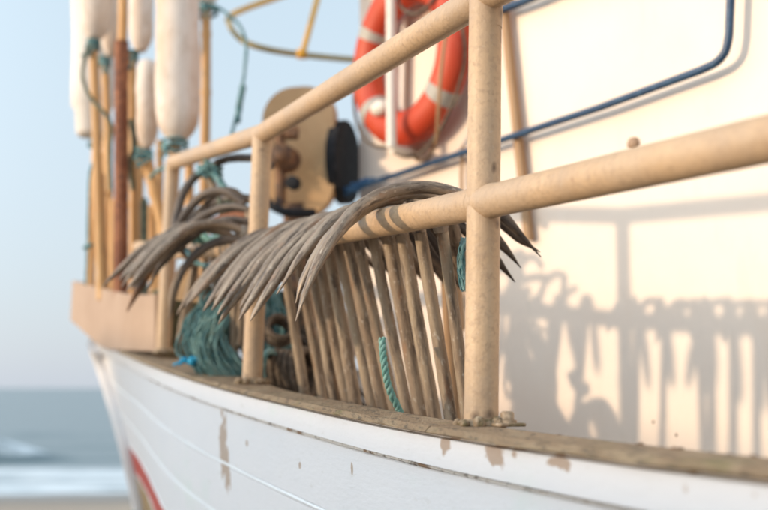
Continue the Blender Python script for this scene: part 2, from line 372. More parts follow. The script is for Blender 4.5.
# stem silhouette in the picture turned into 3D
stem_px = [(92, 300), (98, 346), (107, 371), (114, 395), (128, 443), (143, 510), (165, 620), (205, 780), (300, 1050)]
def stem_x(py):
    return interp([q[1] for q in stem_px], [q[0] for q in stem_px], py)
def inset(u, d):
    return .04 * d + (.25 * d + .04 * (1 - math.exp(-d * 20))) * sstep(1.3, 3.0, u)
def hullp(u, d):
    return edge(u, -.006 - inset(u, d), -d)
def u_end(d):
    u = .5
    while u < 4.2:
        px, py = proj(hullp(u, d))
        if px <= stem_x(py): return u
        u += .01
    return 4.2
NP = 9
D = [0, .048] + [.048 + .128 * k for k in range(1, NP)]
UE = {}
def ue(d):
    if d not in UE: UE[d] = u_end(d)
    return UE[d]
def row_pts(d, off=0.0):
    e = ue(round(d, 4)); pts = []
    N = 60
    for i in range(N + 1):
        t = i / N; u = lerp(-4.0, e, 1 - (1 - t) ** 1.5)
        pts.append(hullp(u, d) + NO * off)
    return pts
chips_h = []
def hp(px, py, u, d=None): return None
def find_hull(px, py):
    bu, bd, su, sd_ = 1.4, .5, 2.4, .5
    for it in range(6):
        best = None
        for i in range(-8, 9):
            for k in range(-8, 9):
                u, d = bu + su * i / 8, max(0, bd + sd_ * k / 8); q = proj(hullp(u, d)); e = (q[0] - px) ** 2 + (q[1] - py) ** 2
                if best is None or e < best[0]: best = (e, u, d)
        bu, bd = best[1], best[2]; su *= .3; sd_ *= .3
    return hullp(bu, bd)
for px, py, r0, sc in ((223, 446, .042, (1.2, 1.2, .55)), (227, 468, .030, (1.4, 1.4, .5)), (247, 443, .008, ONE), (300, 466, .006, ONE), (352, 470, .005, (1, 1, .4)), (226, 428, .012, (2.2, 2.2, .25)), (230, 480, .008, (1.6, 1.6, .3)),
                       (452, 443, .018, (1, 1, .8)), (500, 453, .020, (1, .7, 1.0)), (518, 452, .013, (1, .6, 1.3)), (560, 462, .016, (1, .4, 1.6)), (604, 478, .006, ONE),
                       (690, 486, .010, (1, .8, .7)), (755, 493, .008, (1, .5, 1)), (412, 434, .004, ONE), (298, 420, .004, ONE), (630, 473, .005, (1, .5, 1.4)), (383, 440, .004, ONE)):
    chips_h.append((tuple(find_hull(px, py)), sc, r0))
M['hull'] = mat("white_hull_paint", (.81, .79, .80), .45, 0,
    [((.78, .77, .79), 5, .45, .65, .6, ONE), ((.66, .63, .60), 22, .62, .74, .5, (1, 1, 3)), ((.70, .78, .72), 3, .58, .72, .5, (1, 1, 2)), ((.42, .30, .20), 55, .715, .735, .8, ONE)],
    [(9, .35, .006, ONE), (90, .25, .0015, ONE), (35, .2, .003, (1, 1, 4))], chips=((.47, .35, .27), chips_h, .18))
M['filler'] = mat('white_seam_filler', (.90, .90, .90), .4, 0, [((.55, .48, .42), 30, .62, .7, .6, ONE)])
M['seam'] = mat("seam_grime", (.30, .20, .13), .9, 0, [((.74, .72, .70), 14, .38, .47, .97, ONE), ((.10, .07, .05), 40, .55, .66, .8, ONE)], [(90, .6, .003, ONE)])

def plank(d0, d1, name, m, th=.028, proud=0.0, lip=.0035):
    a = row_pts(d0 + lip, proud); b2 = row_pts(d1 - lip, proud)
    rows = []
    for i in range(61):
        p, q = a[i], b2[i]; t = (q - p)
        v = t.normalized() * .002
        rows.append([p - NO * th, p - NO * .0035, p + v, lerp(p, q, .33) , lerp(p, q, .66), q - v, q - NO * .0035, q - NO * th])
    mb = MB(); mb.sweep(None, rows, smooth=False)
    return mb.obj(name, m, boat)
# sheer strake in two lengths is one piece here; every plank is its own part
plank(D[0], D[1], "sheer_strake", M['hull'], proud=.010)
for k in range(1, NP):
    top, bot = D[k], D[k + 1] if k + 1 < len(D) else D[k] + .128
    if k < 4: plank(top, bot, "hull_plank", M['hull'])
    elif k == 4: plank(top, bot, "hull_plank", M['redp'])['label'] = "red painted plank"
    else: plank(top, bot, "hull_plank", M['keel'])
# caulking / backing seen in the seams
rows = [[row_pts(d, -.005)[i] for d in [q * .06 for q in range(0, 20)]] for i in range(0, 61, 1)]
mb = MB(); mb.sweep(None, rows, closed_prof=False, smooth=True); mb.obj("caulking", M['hull'], boat)
a_ = row_pts(D[1], -.002); mb = MB(); mb.tube([q - Vector((0, 0, .001)) for q in a_], .0032, 8, wob=1.2); mb.obj("seam_bead", M['seam'], boat)
# thin bead of dried grime under the sheer strake
for k in range(2, 6):
    mb = MB(); mb.tube(row_pts(D[k], -.0022), .0040, 6, wob=.5); mb.obj("seam_filler", M['filler'], boat)
# stem post
st = []
for d in [q * .05 for q in range(0, 24)]:
    st.append(hullp(ue(round(d, 4)), d))
mb = MB(); mb.tube([q + AL * .012 for q in st], .038, 12)
mb.obj("stem_post", M['hull'], boat)
# starboard side and bottom
CD = Vector((.753, -.658, 0)); CN = Vector((.658, .753, 0))
rows = []
for d in [q * .12 for q in range(0, 10)]:
    pts = row_pts(d); e = pts[-1]
    rows.append([p - CN * 2 * (p - e).dot(CN) for p in pts])
mb = MB(); mb.sweep(None, [[r[i] for r in rows] for i in range(61)], closed_prof=False); mb.obj("starboard_planking", M['hull'], boat)

# cap rail boards
def cap_board(u0, u1, name="cap_board", th=.011):
    mb = MB(); rows = []; N = max(4, int((u1 - u0) * 24))
    for i in range(N + 1):
        u = lerp(u0, u1, i / N)
        wi = .072 + .20 * sstep(.7, 2.0, u)
        jit = .0025 * noise.noise(Vector((u * 9, 0, u0)))
        j2 = .003 * noise.noise(Vector((u * 14, 3, u0)))
        prof = [edge(u, .008 + jit, 0.001), edge(u, .014 + jit, .003 + j2), edge(u, .013 + j2, th - .006), edge(u, .006 + j2, th + j2 * .3), edge(u, -.06, th + .002 + j2 * .4), edge(u, -wi, th + .001), edge(u, -wi, .001)]
        rows.append(prof)
    mb.sweep(None, rows, smooth=False)
    return mb.obj(name, M['wood'], boat)
for a, b_ in ((-3.6, -1.7), (-1.697, .02), (.023, 1.02), (1.023, 2.25)): cap_board(a, b_)
# fore deck
def deckp(u, inb, z): return edge(u, -inb, z)
for k in range(9):
    mb = MB(); rows = []
    for i in range(31):
        u = lerp(-3.4, 2.9, i / 30); z0 = -.17 + .0 * u
        i0, i1 = .17 + k * .14, .17 + k * .14 + .136
        rows.append([deckp(u, i0, z0 - .03), deckp(u, i0, z0), deckp(u, i1, z0), deckp(u, i1, z0 - .03)])
    mb.sweep(None, rows); mb.obj("deck_plank", M['deck'], boat)

# bow bulwark (the bent beige plate round the bow)
bt = [(155, 295, 3.42), (140, 295.5, 3.52), (125, 294.5, 3.66), (114, 292, 3.84), (104, 289.5, 4.02), (94, 287, 4.22), (84, 284.5, 4.45), (76, 282.5, 4.66), (72.5, 281.5, 4.8)]
bb = [(155, 351, 3.40), (140, 350.5, 3.50), (125, 350, 3.64), (114, 349, 3.80), (104, 347.5, 3.98), (95, 342, 4.16), (84, 332, 4.4), (75, 324, 4.63), (70.5, 320, 4.78)]
tp = catmull([P(*q) for q in bt], 5); bo = catmull([P(*q) for q in bb], 5)
tipn = tp[-1]
mir = lambda p: p - CN * 2 * (p - tipn).dot(CN)
tp2 = tp + [mir(p) for p in reversed(tp[:-1])]; bo2 = bo + [mir(p) - Vector((0, 0, 0)) for p in reversed(bo[:-1])]
rows = []
for i, (a, b_) in enumerate(zip(tp2, bo2)):
    t = (tp2[min(i + 1, len(tp2) - 1)] - tp2[max(i - 1, 0)]); nrm = Vector((t.y, -t.x, 0)).normalized() * .022
    rows.append([b_, a, a + Vector((0, 0, .004)) + nrm * .3, a + nrm, b_ + nrm])
mb = MB(); mb.sweep(None, rows, smooth=False); mb.obj("bow_bulwark", M['bulwark'], boat)

# railing
posts = {  # base px, top px, depth
 'near': ((481, 426), (485.5, -4), 1.5), 'mid': ((252, 384.5), (262.5, 134), 2.5), 'fore': ((163, 353), (172.5, 163), 3.4)}
PR = .0240
def post(base, top, r=PR):
    mb = MB(); mb.tube([lerp(base, top, i / 40) for i in range(41)], r, 28, wob=.012)
    return mb.obj("railing_post", M['rail'], boat)
nb, ntp = P(481, 426, 1.5), P(485.5, -4, 1.5)
mb_, mt = P(252, 384.5, 2.5), P(262.5, 134, 2.5)
fb, ft = P(163, 353, 3.4), P(172.5, 163, 3.4)
ab = nb + (nb - mb_).normalized() * 1.05 + Vector((0, 0, .02)); at_ = ntp + (nb - mb_).normalized() * 1.05 + Vector((0, 0, -.02))
post(nb, ntp); post(mb_, mt, .0235); post(ab, at_)
# fore post bends into the top rail
bend = [ft + (mt - ft).normalized() * .045 + Vector((0, 0, .0)), ft + (mt - ft).normalized() * .02 + Vector((0, 0, .002)), ft + Vector((0, 0, -.008)), ft + Vector((0, 0, -.03)), ft + Vector((0, 0, -.06))]
mb = MB(); mb.tube([lerp(fb, ft + Vector((0, 0, -.035)), i / 20) for i in range(21)], .0235, 24); mb.obj("railing_post", M['rail'], boat)
path = [at_ + (at_ - ntp) * 1.4, at_, ntp, mt, ft + (mt - ft).normalized() * .05]
def seg(a, b_, n=24): return [lerp(a, b_, i / n) for i in range(n)]
pts = seg(path[0], path[1], 12) + seg(path[1], path[2], 24) + seg(path[2], path[3], 30) + seg(path[3], path[4], 24) + catmull([path[4], ft + (mt - ft).normalized() * .012 + Vector((0, 0, .001)), ft + Vector((0, 0, -.035))], 5)
mb = MB(); mb.tube(pts, .0238, 28, wob=.012, seed=2); mb.obj("top_rail", M['rail'], boat)
m_aft = P(768, 139, .995); m_n = P(482.5, 203, 1.5); m_m = P(257.5, 247.5, 2.5); m_f = P(168, 252, 3.4); m_ff = P(139, 247, 3.75)
m_aa = m_n + (m_aft - m_n) * 5.5
mb = MB(); mb.tube(seg(m_aa, m_aft, 20) + seg(m_aft, m_n, 24) + seg(m_n, m_m, 30) + seg(m_m, m_f, 20) + seg(m_f, m_ff, 8) + [m_ff], .0236, 28, wob=.012, seed=5)
mb.obj("mid_rail", M['rail'], boat)
# weld beads where rails meet posts
def bead(c, axis, r, tr=.0016, name="weld_bead"):
    axis = Vector(axis).normalized(); a = Vector((0, 0, 1)) if abs(axis.z) < .9 else Vector((1, 0, 0))
    N = (a - axis * axis.dot(a)).normalized(); B = axis.cross(N)
    pts = []
    for k in range(40):
        t = 2 * math.pi * k / 40
        pts.append(c + (N * math.cos(t) + B * math.sin(t)) * (r + .0012 * noise.noise(Vector((k * 1.7, r * 99, c.x * 20)))))
    mb = MB(); mb.tube(pts, [tr * (1 + .5 * noise.noise(Vector((k * .9, c.y * 9, 0)))) for k in range(40)], 8, closed=True)
    return mb.obj(name, M['rail'], boat)
def fillet(c, d, r, rp):
    d = d.normalized(); mb = MB(); pts = [c + d * q for q in (rp * .55, rp * .95, rp * 1.12, rp * 1.3, rp * 1.5, rp * 1.75, rp * 2.1)]
    mb.tube(pts, [r * 1.0, r * 1.035, r * 1.045, r * 1.03, r * 1.015, r * 1.005, r * .985], 28, wob=.05, caps=False); mb.obj("weld_fillet", M['rail'], boat)
fillet(m_n, m_aft - m_n, .0236, PR); fillet(m_n, m_m - m_n, .0236, PR)
fillet(ntp, mt - ntp, .0238, PR); fillet(ntp, ntp - mt, .0238, PR); fillet(ntp, Vector((0, 0, -1)), PR, .0238); fillet(mt, Vector((0, 0, -1)), .0235, .0238)
fillet(m_m, m_f - m_m, .0236, .0235)
# post bases: grimy lumps, plate, bolts
def lumps(c, r, n_, s, seed, name="post_foot"):
    rnd = random.Random(seed); mb = MB()
    mb.lathe([(0, s * .9), (r * .95, s * .9), (r * 1.05, s * .5), (r * 1.22, s * .1), (r * 1.25, -.002)], c, (0, 0, 1), 24)
    for k in range(n_):
        a = rnd.uniform(0, 6.28); q = c + Vector((math.cos(a), math.sin(a), 0)) * r * rnd.uniform(1.0, 1.5) + Vector((0, 0, rnd.uniform(0, s * .4)))
        rr = rnd.uniform(.0035, .009); mb.lathe([(rr * math.sin(t) * rnd.uniform(.8, 1.2), -rr * math.cos(t)) for t in [i * math.pi / 6 for i in range(7)]], q, (rnd.random() - .5, rnd.random() - .5, 1), 8)
    return mb.obj(name, M['weld'], boat)
lumps(nb + Vector((0, 0, .003)), .0245, 20, .009, 3); lumps(mb_ + Vector((0, 0, .004)), .027, 34, .014, 5); lumps(fb + Vector((0, 0, .002)), .026, 20, .012, 8)
RA = Matrix.Rotation(math.atan2(AL.y, AL.x), 3, 'Z')
mb = MB(); mb.box(nb + Vector((.028, -.018, .003)), (.06, .04, .005), RA, .002)
for dx, dy in ((.034, -.022),):
    mb.lathe([(0, .016), (.007, .016), (.0095, .013), (.0095, .004), (.013, .004), (.013, 0)], nb + Vector((dx, dy, .005)), (0, 0, 1), 6)
mb.obj("base_plate", M['weld'], boat)

rnd = random.Random(21); mb = MB()
for k in range(46):
    u = rnd.uniform(-.62, -.30) if k < 34 else rnd.uniform(-.25, .9); q = edge(u, -.072 + rnd.uniform(-.004, .016), .0105); rr = rnd.uniform(.0025, .006)
    mb.lathe([(rr * math.sin(t) * rnd.uniform(.7, 1.6), -rr * .4 * math.cos(t)) for t in [i * math.pi / 5 for i in range(6)]], q, (rnd.random() - .5, rnd.random() - .5, 1), 7)
mb.obj("caked_dirt", M['mech'], boat)['kind'] = 'stuff'
# cabin
WP = Vector((.62, 2.8, H)); WD = Vector((-.574, .819, 0)); WN = Vector((-.819, -.574, 0))    # along (forward) / outward
def wallp(s, z, off=0.0): return Vector((WP.x, WP.y, 0)) + WD * s + WN * off + Vector((0, 0, z))
def on_wall(px, py, off=0.0):
    d = P(px, py, 1.0) - Vector((0, 0, H)); o0 = Vector((0, 0, H))
    q = wallp(0, H, off); t = (q - o0).dot(WN) / d.dot(WN); return o0 + d * t
S0, S1, WZ0, WZ1 = -4.2, 1.235, 1.55, 3.55
holes = [(653, 422), (676, 435)]
hch = [(tuple(on_wall(px, py)), ONE, .004) for px, py in holes]
M['wall'] = mat("cream_cabin_paint", (.82, .70, .60), .5, 0,
    [((.78, .63, .52), 1.4, .42, .62, .7, ONE), ((.74, .56, .42), 5, .58, .72, .35, (1, 1, .3)), ((.66, .57, .47), 9, .6, .75, .35, (3, 3, .5)), ((.55, .38, .22), 60, .73, .76, .6, (1, 1, 1.5))],
    [(2.2, .25, .02, ONE), (60, .12, .002, ONE)], chips=((.12, .06, .03), hch, .2))
mb = MB(); N1, N2 = 50, 16; th = .05
vs = []; 
for j in range(N2 + 1):
    for i in range(N1 + 1):
        s = lerp(S0, S1, i / N1); z = lerp(WZ0, WZ1, j / N2)
        vs.append(wallp(s, z, .004 * noise.noise(Vector((s * 1.3, z * 1.6, 0)))))
mb.add(vs, [(j * (N1 + 1) + i, (j + 1) * (N1 + 1) + i, (j + 1) * (N1 + 1) + i + 1, j * (N1 + 1) + i + 1) for j in range(N2) for i in range(N1)])
bx = [wallp(s, z, o_) for s in (S0, S1) for z in (WZ0, WZ1) for o_ in (0.0, -th)]
mb.add(bx, [(1, 5, 7, 3), (0, 1, 3, 2), (4, 6, 7, 5), (2, 3, 7, 6), (0, 4, 5, 1)], False)
wall = mb.obj("cabin_side_wall", M['wall'], boat)
FI = -WN  # inboard
mb = MB()
c0, c1 = wallp(S1 - .001, 0, -th), wallp(S1 - .001, 0, -1.7)
mb.add([c0 + Vector((0, 0, WZ0)), c1 + Vector((0, 0, WZ0)), c1 + Vector((0, 0, WZ1)), c0 + Vector((0, 0, WZ1)),
        c0 - WD * .05 + Vector((0, 0, WZ0)), c1 - WD * .05 + Vector((0, 0, WZ0)), c1 - WD * .05 + Vector((0, 0, WZ1)), c0 - WD * .05 + Vector((0, 0, WZ1))],
       [(0, 1, 2, 3), (4, 7, 6, 5), (0, 3, 7, 4), (1, 5, 6, 2), (3, 2, 6, 7)], False)
mb.obj("cabin_front_wall", M['wall'], boat)
mb = MB(); mb.box(wallp((S0 + S1) / 2, WZ1 + .035, -.8), (S1 - S0 + .2, 2.0, .06), Matrix.Rotation(math.atan2(WD.y, WD.x), 3, 'Z'), .01); mb.obj("cabin_roof", M['roof'], boat)

# blue bar standing off the cabin wall
def wl(px, py, off): return on_wall(px, py, off)
OF = .045
knee = wl(719, 64, OF)
bar = seg(wl(345, 192, OF), wl(600, 107.5, OF), 20) + seg(wl(600, 107.5, OF), wl(700, 70.5, OF), 8) + catmull([wl(700, 70.5, OF), wl(716, 62.5, OF), wl(725, 52, OF), wl(728.5, 38, OF)], 5) + seg(wl(729, 34, OF), wl(732, -40, OF), 6) 
bp_ = seg(wl(732, -40, OF), wl(738, -160, OF), 4) + [wl(738, -170, OF)]
mb = MB(); mb.tube(bar + bp_, .0105, 14, wob=.03); hb = mb.obj("blue_handrail", M['blue'], boat)
mb = MB(); mb.tube([wl(712, 64.5, OF), wl(722, 62, .03), wl(731, 64, 0.0)], .011, 10); mb.lathe([(0, .012), (.018, .012), (.02, 0)], wl(732, 64, 0), WN, 12); mb.obj("bracket", M['blue'], hb)
up = [wl(500, 10, OF), wl(512, 6, OF), wl(530, -1, OF), wl(560, -14, OF), wl(640, -48, OF), wl(732, -86, OF)]
mb = MB(); mb.tube(catmull(up, 6), .0125, 14); mb.obj("blue_handrail", M['blue'], boat)
# lifebuoy bracket
LB = on_wall(409, 57, .075)
mb = MB()
q1, q2 = on_wall(391, -30, .17), on_wall(391.5, 148, .17)
mb.tube(seg(q1, q2, 10) + [q2], .0165, 12)
mb.tube([q2, on_wall(408, 152, .09), on_wall(412, 151, .0)], .014, 10)
mb.tube([q1, on_wall(405, -28, .0)], .014, 10)
mb.obj("lifebuoy_bracket", M['white'], boat)
# small horizontal stay and fitting inside the ring
mb = MB(); mb.tube([on_wall(404, 20, .02), on_wall(402, 118, .02)], .03, 8, flat=.35); mb.obj("wall_batten", M['white'], boat)

# ================================================================== THINGS
# ---- grapnel anchors
def tine_pts(crown, ang, sgn, scl=1.0, droop=1.0, tw=0):
    base = NO if sgn > 0 else -NO
    d = Matrix.Rotation(ang, 3, 'Z') @ base
    if sgn > 0 and not tw: prof = [(0, -.018), (.010, .0), (.035, .008), (.072, -.010), (.112, -.045), (.150, -.090), (.182, -.136), (.205, -.172), (.214, -.188)]
    else: prof = [(0, -.018), (.018, .004), (.06, .016), (.11, .008), (.16, -.030), (.20, -.078), (.225, -.110), (.238, -.128)]
    return catmull([crown + d * (r * scl) + Vector((0, 0, h * scl * (droop if h < 0 else 1))) for r, h in prof], 5), d
PRT = [.0095, .0112, .0118, .0120, .0126, .0134, .0124, .0075, .0010]
def tine_mesh(pts, side, t, rnd, k_=1.0, m=None):
    n_ = len(pts); rs = []; fl = []; tip = rnd.uniform(.82, 1.12); w2 = rnd.uniform(.9, 1.12)
    for i in range(n_):
        x = i / (n_ - 1) * 8; q = x if x < 4 else 4 + 4 * ((x - 4) / 4) ** tip
        rs.append(interp(list(range(9)), PRT, q) * k_ * w2); fl.append(interp([0, 4.5, 6.5, 7.6, 8], [1.0, .95, .62, .55, .9], x))
    mbp = MB(); mbp.tube(pts, rs, 12, flat=1.0, wob=.16, seed=rnd.random() * 50); k = 12
    for i in range(n_):
        tt = (pts[min(i + 1, n_ - 1)] - pts[max(i - 1, 0)]).normalized(); on = tt.cross(side).normalized(); f = fl[i]
        for j in range(k):
            v = mbp.v[i * k + j]; off = v - pts[i]; mbp.v[i * k + j] = pts[i] + off - on * off.dot(on) * (1 - f) + side * off.dot(side) * (0.0 if f > .9 else (1 - f) * .35)
    nn = n_ * k
    for j in range(k):
        mbp.v[nn + j] = mbp.v[j]; mbp.v[nn + k + j] = mbp.v[(n_ - 1) * k + j]
    return mbp.obj("tine", m or M['anchor'], t)
def px_tine(ptsY, t, rnd, k_=1.0, m=None):
    pts = catmull([P(*q) for q in ptsY], 6)
    side = (pts[-1] - pts[0]).cross(Vector((0, 0, 1))).normalized()
    return tine_mesh(pts, side, t, rnd, k_, m)
def make_anchor(crown, foot, angs, label, rnd, scl=1.0, group="grapnel anchors hung over the mid rail", rtop=.0112, tilt=None, droop=1.0, droop_in=None, long=0):
    t = empty("grapnel_anchor", foot); tag(t, label, "anchor", group)
    a = (crown - foot); kf = rnd.uniform(.86, 1.13)
    pts = [lerp(foot, crown, i / 24) for i in range(25)]
    bow = Vector((rnd.uniform(-.004, .004), rnd.uniform(-.004, .004), 0))
    pts = [p + bow * math.sin(math.pi * i / 24) for i, p in enumerate(pts)]
    mb = MB(); mb.tube(pts, [lerp(.0130, rtop, i / 24) * kf for i in range(25)], 12, wob=.09, seed=rnd.random() * 50); mb.obj("shaft", M['shaft'], t)
    mb = MB(); mb.lathe([(0, .022), (.010, .021), (.016, .012), (.018, 0), (.015, -.014), (.0115, -.03)], crown + Vector((0, 0, -.01)), a, 14); mb.obj("crown", M['anchor'], t)
    pr = [.010, .0115, .0122, .0126, .0130, .0136, .0125, .0078, .0010]
    for (ang, sgn, s2) in angs:
        pts, d = tine_pts(crown, ang, sgn, scl * s2, droop if sgn > 0 or droop_in is None else droop_in, long)
        if tilt is not None:
            pts = [crown + tilt @ (p - crown) for p in pts]
        tine_mesh(pts, d.cross(Vector((0, 0, 1))) if tilt is None else tilt @ d.cross(Vector((0, 0, 1))), t, rnd, 1.0 if sgn > 0 else .86)
    return t
tops = [(279, 232), (293, 228), (305, 225), (315, 222), (325, 220), (335, 217), (344, 214), (354, 211), (369, 208), (383, 204.5), (398, 201), (415, 198)]
bots = [301, 318, 332, 345, 354, 367, 378, 391, 405, 420, 432, 447]
ords = ["leftmost", "second from the left", "third from the left", "fourth from the left", "fifth from the left", "sixth from the left", "sixth from the right",
        "fifth from the right", "fourth from the right", "third from the right", "second from the right", "rightmost"]
extra = ["beside the dark rope coil", "just right of the middle post", "tightly packed against its neighbours", "tightly packed left of centre",
         "a little left of centre", "just left of centre", "just right of centre", "left of the teal rope", "teal rope lying against its foot",
         "right of the teal rope", "with pale gap on its right", "nearest the large near post"]
for i, ((tx, ty), bx_) in enumerate(zip(tops, bots)):
    rnd = random.Random(100 + i)
    io = .042 + rnd.uniform(-.004, .006); u = 1.05
    while u > .1 and proj(lerp(m_n, m_m, u) - NO * io)[0] < tx: u -= .005
    rc = lerp(m_n, m_m, u)
    crown = rc - NO * io; crown.z += .024 + rnd.uniform(-.003, .003)
    Yc = crown.y + .03
    foot = P(bx_, 388 + (.0) * 1, Yc); foot = Vector((foot.x, Yc + rnd.uniform(-.01, .03), crown.z - .50))
    # aim the picture column of the foot
    for _ in range(3):
        q = proj(Vector((foot.x, foot.y, crown.z - .36)))
        foot.x += 0
    # solve so that the shaft passes bx_ at cap height
    tz = crown.z - .33
    xt = P(bx_ + rnd.uniform(-2.5, 2.5), 410, foot.y).x
    k = .50 / .33
    foot.x = crown.x + (xt - crown.x) * k
    o1 = rnd.uniform(-.16, .10)
    near = {11: [(466, 197, 1.78), (446, 190, 1.79), (420, 187.5, 1.79), (392, 191, 1.77), (365, 204, 1.72), (342, 226, 1.66), (322, 256, 1.64), (306, 290, 1.63), (296, 321, 1.62)],
            10: [(450, 201, 1.86), (428, 194, 1.87), (400, 194, 1.86), (372, 204, 1.80), (345, 223, 1.73), (322, 248, 1.71), (303, 280, 1.70), (296, 303, 1.70)],
            9: [(428, 203, 1.92), (404, 198, 1.93), (376, 202, 1.90), (348, 214, 1.85), (322, 233, 1.80), (300, 258, 1.78), (277, 294, 1.77)]}
    inb = {11: [(404, 205, 1.88), (425, 219, 1.91), (443, 236, 1.94), (456, 256, 1.96), (465, 279, 1.98)], 10: [(402, 213, 1.96), (420, 226, 1.98), (436, 246, 2.00), (448, 268, 2.02), (462, 291, 2.04)],
           8: [(400, 215, 1.92), (418, 232, 1.95), (430, 252, 1.97), (444, 270, 1.99), (459, 283, 2.0)], 7: [(392, 219, 1.98), (412, 236, 2.0), (424, 256, 2.02), (438, 276, 2.05)]}
    angs = [(o1, 1, 1.12 * rnd.uniform(.92, 1.06) * (1.02 - .08 * u)), (o1 - rnd.uniform(.22, .45), 1, 1.1 * rnd.uniform(.9, 1.08)),
            (rnd.uniform(-.05, .2), -1, rnd.uniform(.85, 1.02)), (rnd.uniform(.3, .65), -1, rnd.uniform(.85, 1.0))]
    if i in near: angs = angs[2:] if i == 9 else []
    elif i % 3 != 0: angs = [angs[0]] + angs[2:]
    t = make_anchor(crown, foot, angs, "grapnel anchor %s in the row, %s" % (ords[i], extra[i]), rnd, rtop=.0112 + (.001 if i == 11 else 0), droop=rnd.uniform(1.02, 1.16) - .28 * u, droop_in=rnd.uniform(.6, 1.05))
    if i in near: px_tine(near[i], t, rnd, 1.0)
    if i in inb: px_tine(inb[i], t, rnd, .66, M['iron'])
# one more standing behind the row, leaning the other way
rnd = random.Random(55)
crown = lerp(m_n, m_m, .24) - NO * .062; crown.z += .02
foot = Vector((P(464, 410, 1.86).x + .02, 1.87, crown.z - .5))
ta = make_anchor(crown, foot, [(.9, -1, .85)], "slanting grapnel anchor behind the row, partly hidden by the large near post", rnd, droop_in=.8)
for q in ([(448, 198, 1.92), (470, 198, 1.92), (493, 208, 1.92), (514, 228, 1.93), (541, 257, 1.94)], [(452, 200, 1.95), (472, 203, 1.96), (495, 216, 1.97), (518, 238, 1.98), (540, 252, 1.99)],
          [(445, 208, 1.94), (466, 213, 1.95), (486, 228, 1.96), (503, 246, 1.97), (521, 268, 1.98)], [(440, 216, 1.95), (460, 226, 1.96), (480, 243, 1.98), (498, 262, 1.99), (515, 282, 2.0)]):
    px_tine(q, ta, rnd, .85, M['iron'])

# second cluster between the middle and the fore post
cl = [  # crown px, Y, angles, tilt, label
 ((246, 230), 2.62, [(.0, 1, 1.28), (-.25, 1, 1.22)], 0, "iron grapnel anchor just left of the middle post with long tines reaching left"),
 ((236, 238), 2.72, [(.1, 1, 1.15), (-.15, 1, 1.05)], 0, "second grapnel anchor left of the middle post, under the longer one"),
 ((222, 232), 2.85, [(.0, 1, 1.15), (-.35, 1, 1.0)], 0, "iron grapnel anchor over the rail midway between middle and fore post"),
 ((216, 245), 2.92, [(.2, 1, 1.1), (-.15, 1, 1.2)], 0, "iron grapnel anchor lowest in the pile, crossing under the others"),
 ((208, 240), 3.0, [(.1, 1, .9), (-.3, 1, .9)], 0, "grapnel anchor nearest the fore post with its tines over the beige bulwark"),
]
for i, ((px, py), Y, angs, tl, lab) in enumerate(cl):
    rnd = random.Random(300 + i)
    crown = P(px, py, Y)
    foot = P(px + (6, -3, 8, -4, -10)[i], 352, Y + .05)
    t_ = Matrix.Rotation(R((-6, 4, -4, 6, 0)[i]), 3, AL)
    make_anchor(crown, foot, angs, lab, rnd, group="grapnel anchors piled between the middle and fore posts", tilt=t_, droop=(.8, .9, .95, 1.0, 1.0)[i], long=1)
# two anchors whose tines stand up as arches above the pile
def bent_rod(ptsY, r0, name, m, parent, sides=10, taper=False):
    pts = catmull([P(*q) for q in ptsY], 8)
    rs = [r0] * len(pts)
    if taper:
        n_ = len(pts); rs = [r0 * min(1, .15 + (n_ - 1 - i) / 8) for i in range(n_)]
    mb = MB(); mb.tube(pts, rs, sides, wob=.1); return mb.obj(name, m, parent)
ta = empty("grapnel_anchor", P(206, 350, 3.0)); tag(ta, "grapnel anchor lying upended on the pile with a tine arching high beside the fore post", "anchor", "grapnel anchors piled between the middle and fore posts")
bent_rod([(207, 172, 3.05), (196, 176, 3.04), (184, 192, 3.02), (177, 215, 3.0), (173, 240, 2.96), (168, 258, 2.94)], .0125, "tine", M['iron'], ta, taper=True)
bent_rod([(206, 171, 3.05), (222, 161, 3.0), (238, 158, 2.9), (256, 159, 2.82), (272, 166, 2.78)], .0115, "tine", M['iron'], ta)
bent_rod([(206, 172, 3.05), (212, 184, 3.03), (219, 200, 3.0), (225, 222, 3.0)], .0125, "shaft", M['shaft'], ta)
ta = empty("grapnel_anchor", P(230, 350, 2.95)); tag(ta, "brown grapnel anchor with low arched tines behind the middle post", "anchor", "grapnel anchors piled between the middle and fore posts")
bent_rod([(258, 218, 2.76), (240, 216, 2.8), (222, 219, 2.84), (206, 226, 2.88), (192, 238, 2.9)], .0125, "tine", M['rust'], ta, taper=True)
bent_rod([(262, 202, 2.86), (240, 198, 2.9), (225, 200, 2.93), (205, 208, 2.95), (190, 220, 2.94), (178, 236, 2.9), (170, 252, 2.88)], .0125, "tine", M['iron'], ta, taper=True)
bent_rod([(236, 200, 2.92), (240, 240, 2.9), (243, 300, 2.9), (246, 345, 2.9)], .013, "shaft", M['shaft'], ta)
ta = empty("grapnel_anchor", P(140, 300, 3.05)); tag(ta, "rust brown anchor tine pointing down in front of the beige bulwark", "anchor", "grapnel anchors piled between the middle and fore posts")
bent_rod([(196, 262, 3.05), (188, 300, 3.06), (180, 342, 3.1)], .0135, "shaft", M['shaft'], ta)
bent_rod([(196, 262, 3.04), (176, 246, 3.02), (158, 258, 3.0), (142, 282, 2.98), (127, 311, 2.96)], .0135, "tine", M['mech'], ta, taper=True)
bent_rod([(196, 262, 3.04), (184, 268, 2.98), (174, 290, 2.96), (169, 320, 2.96)], .0125, "tine", M['anchor'], ta, taper=True)
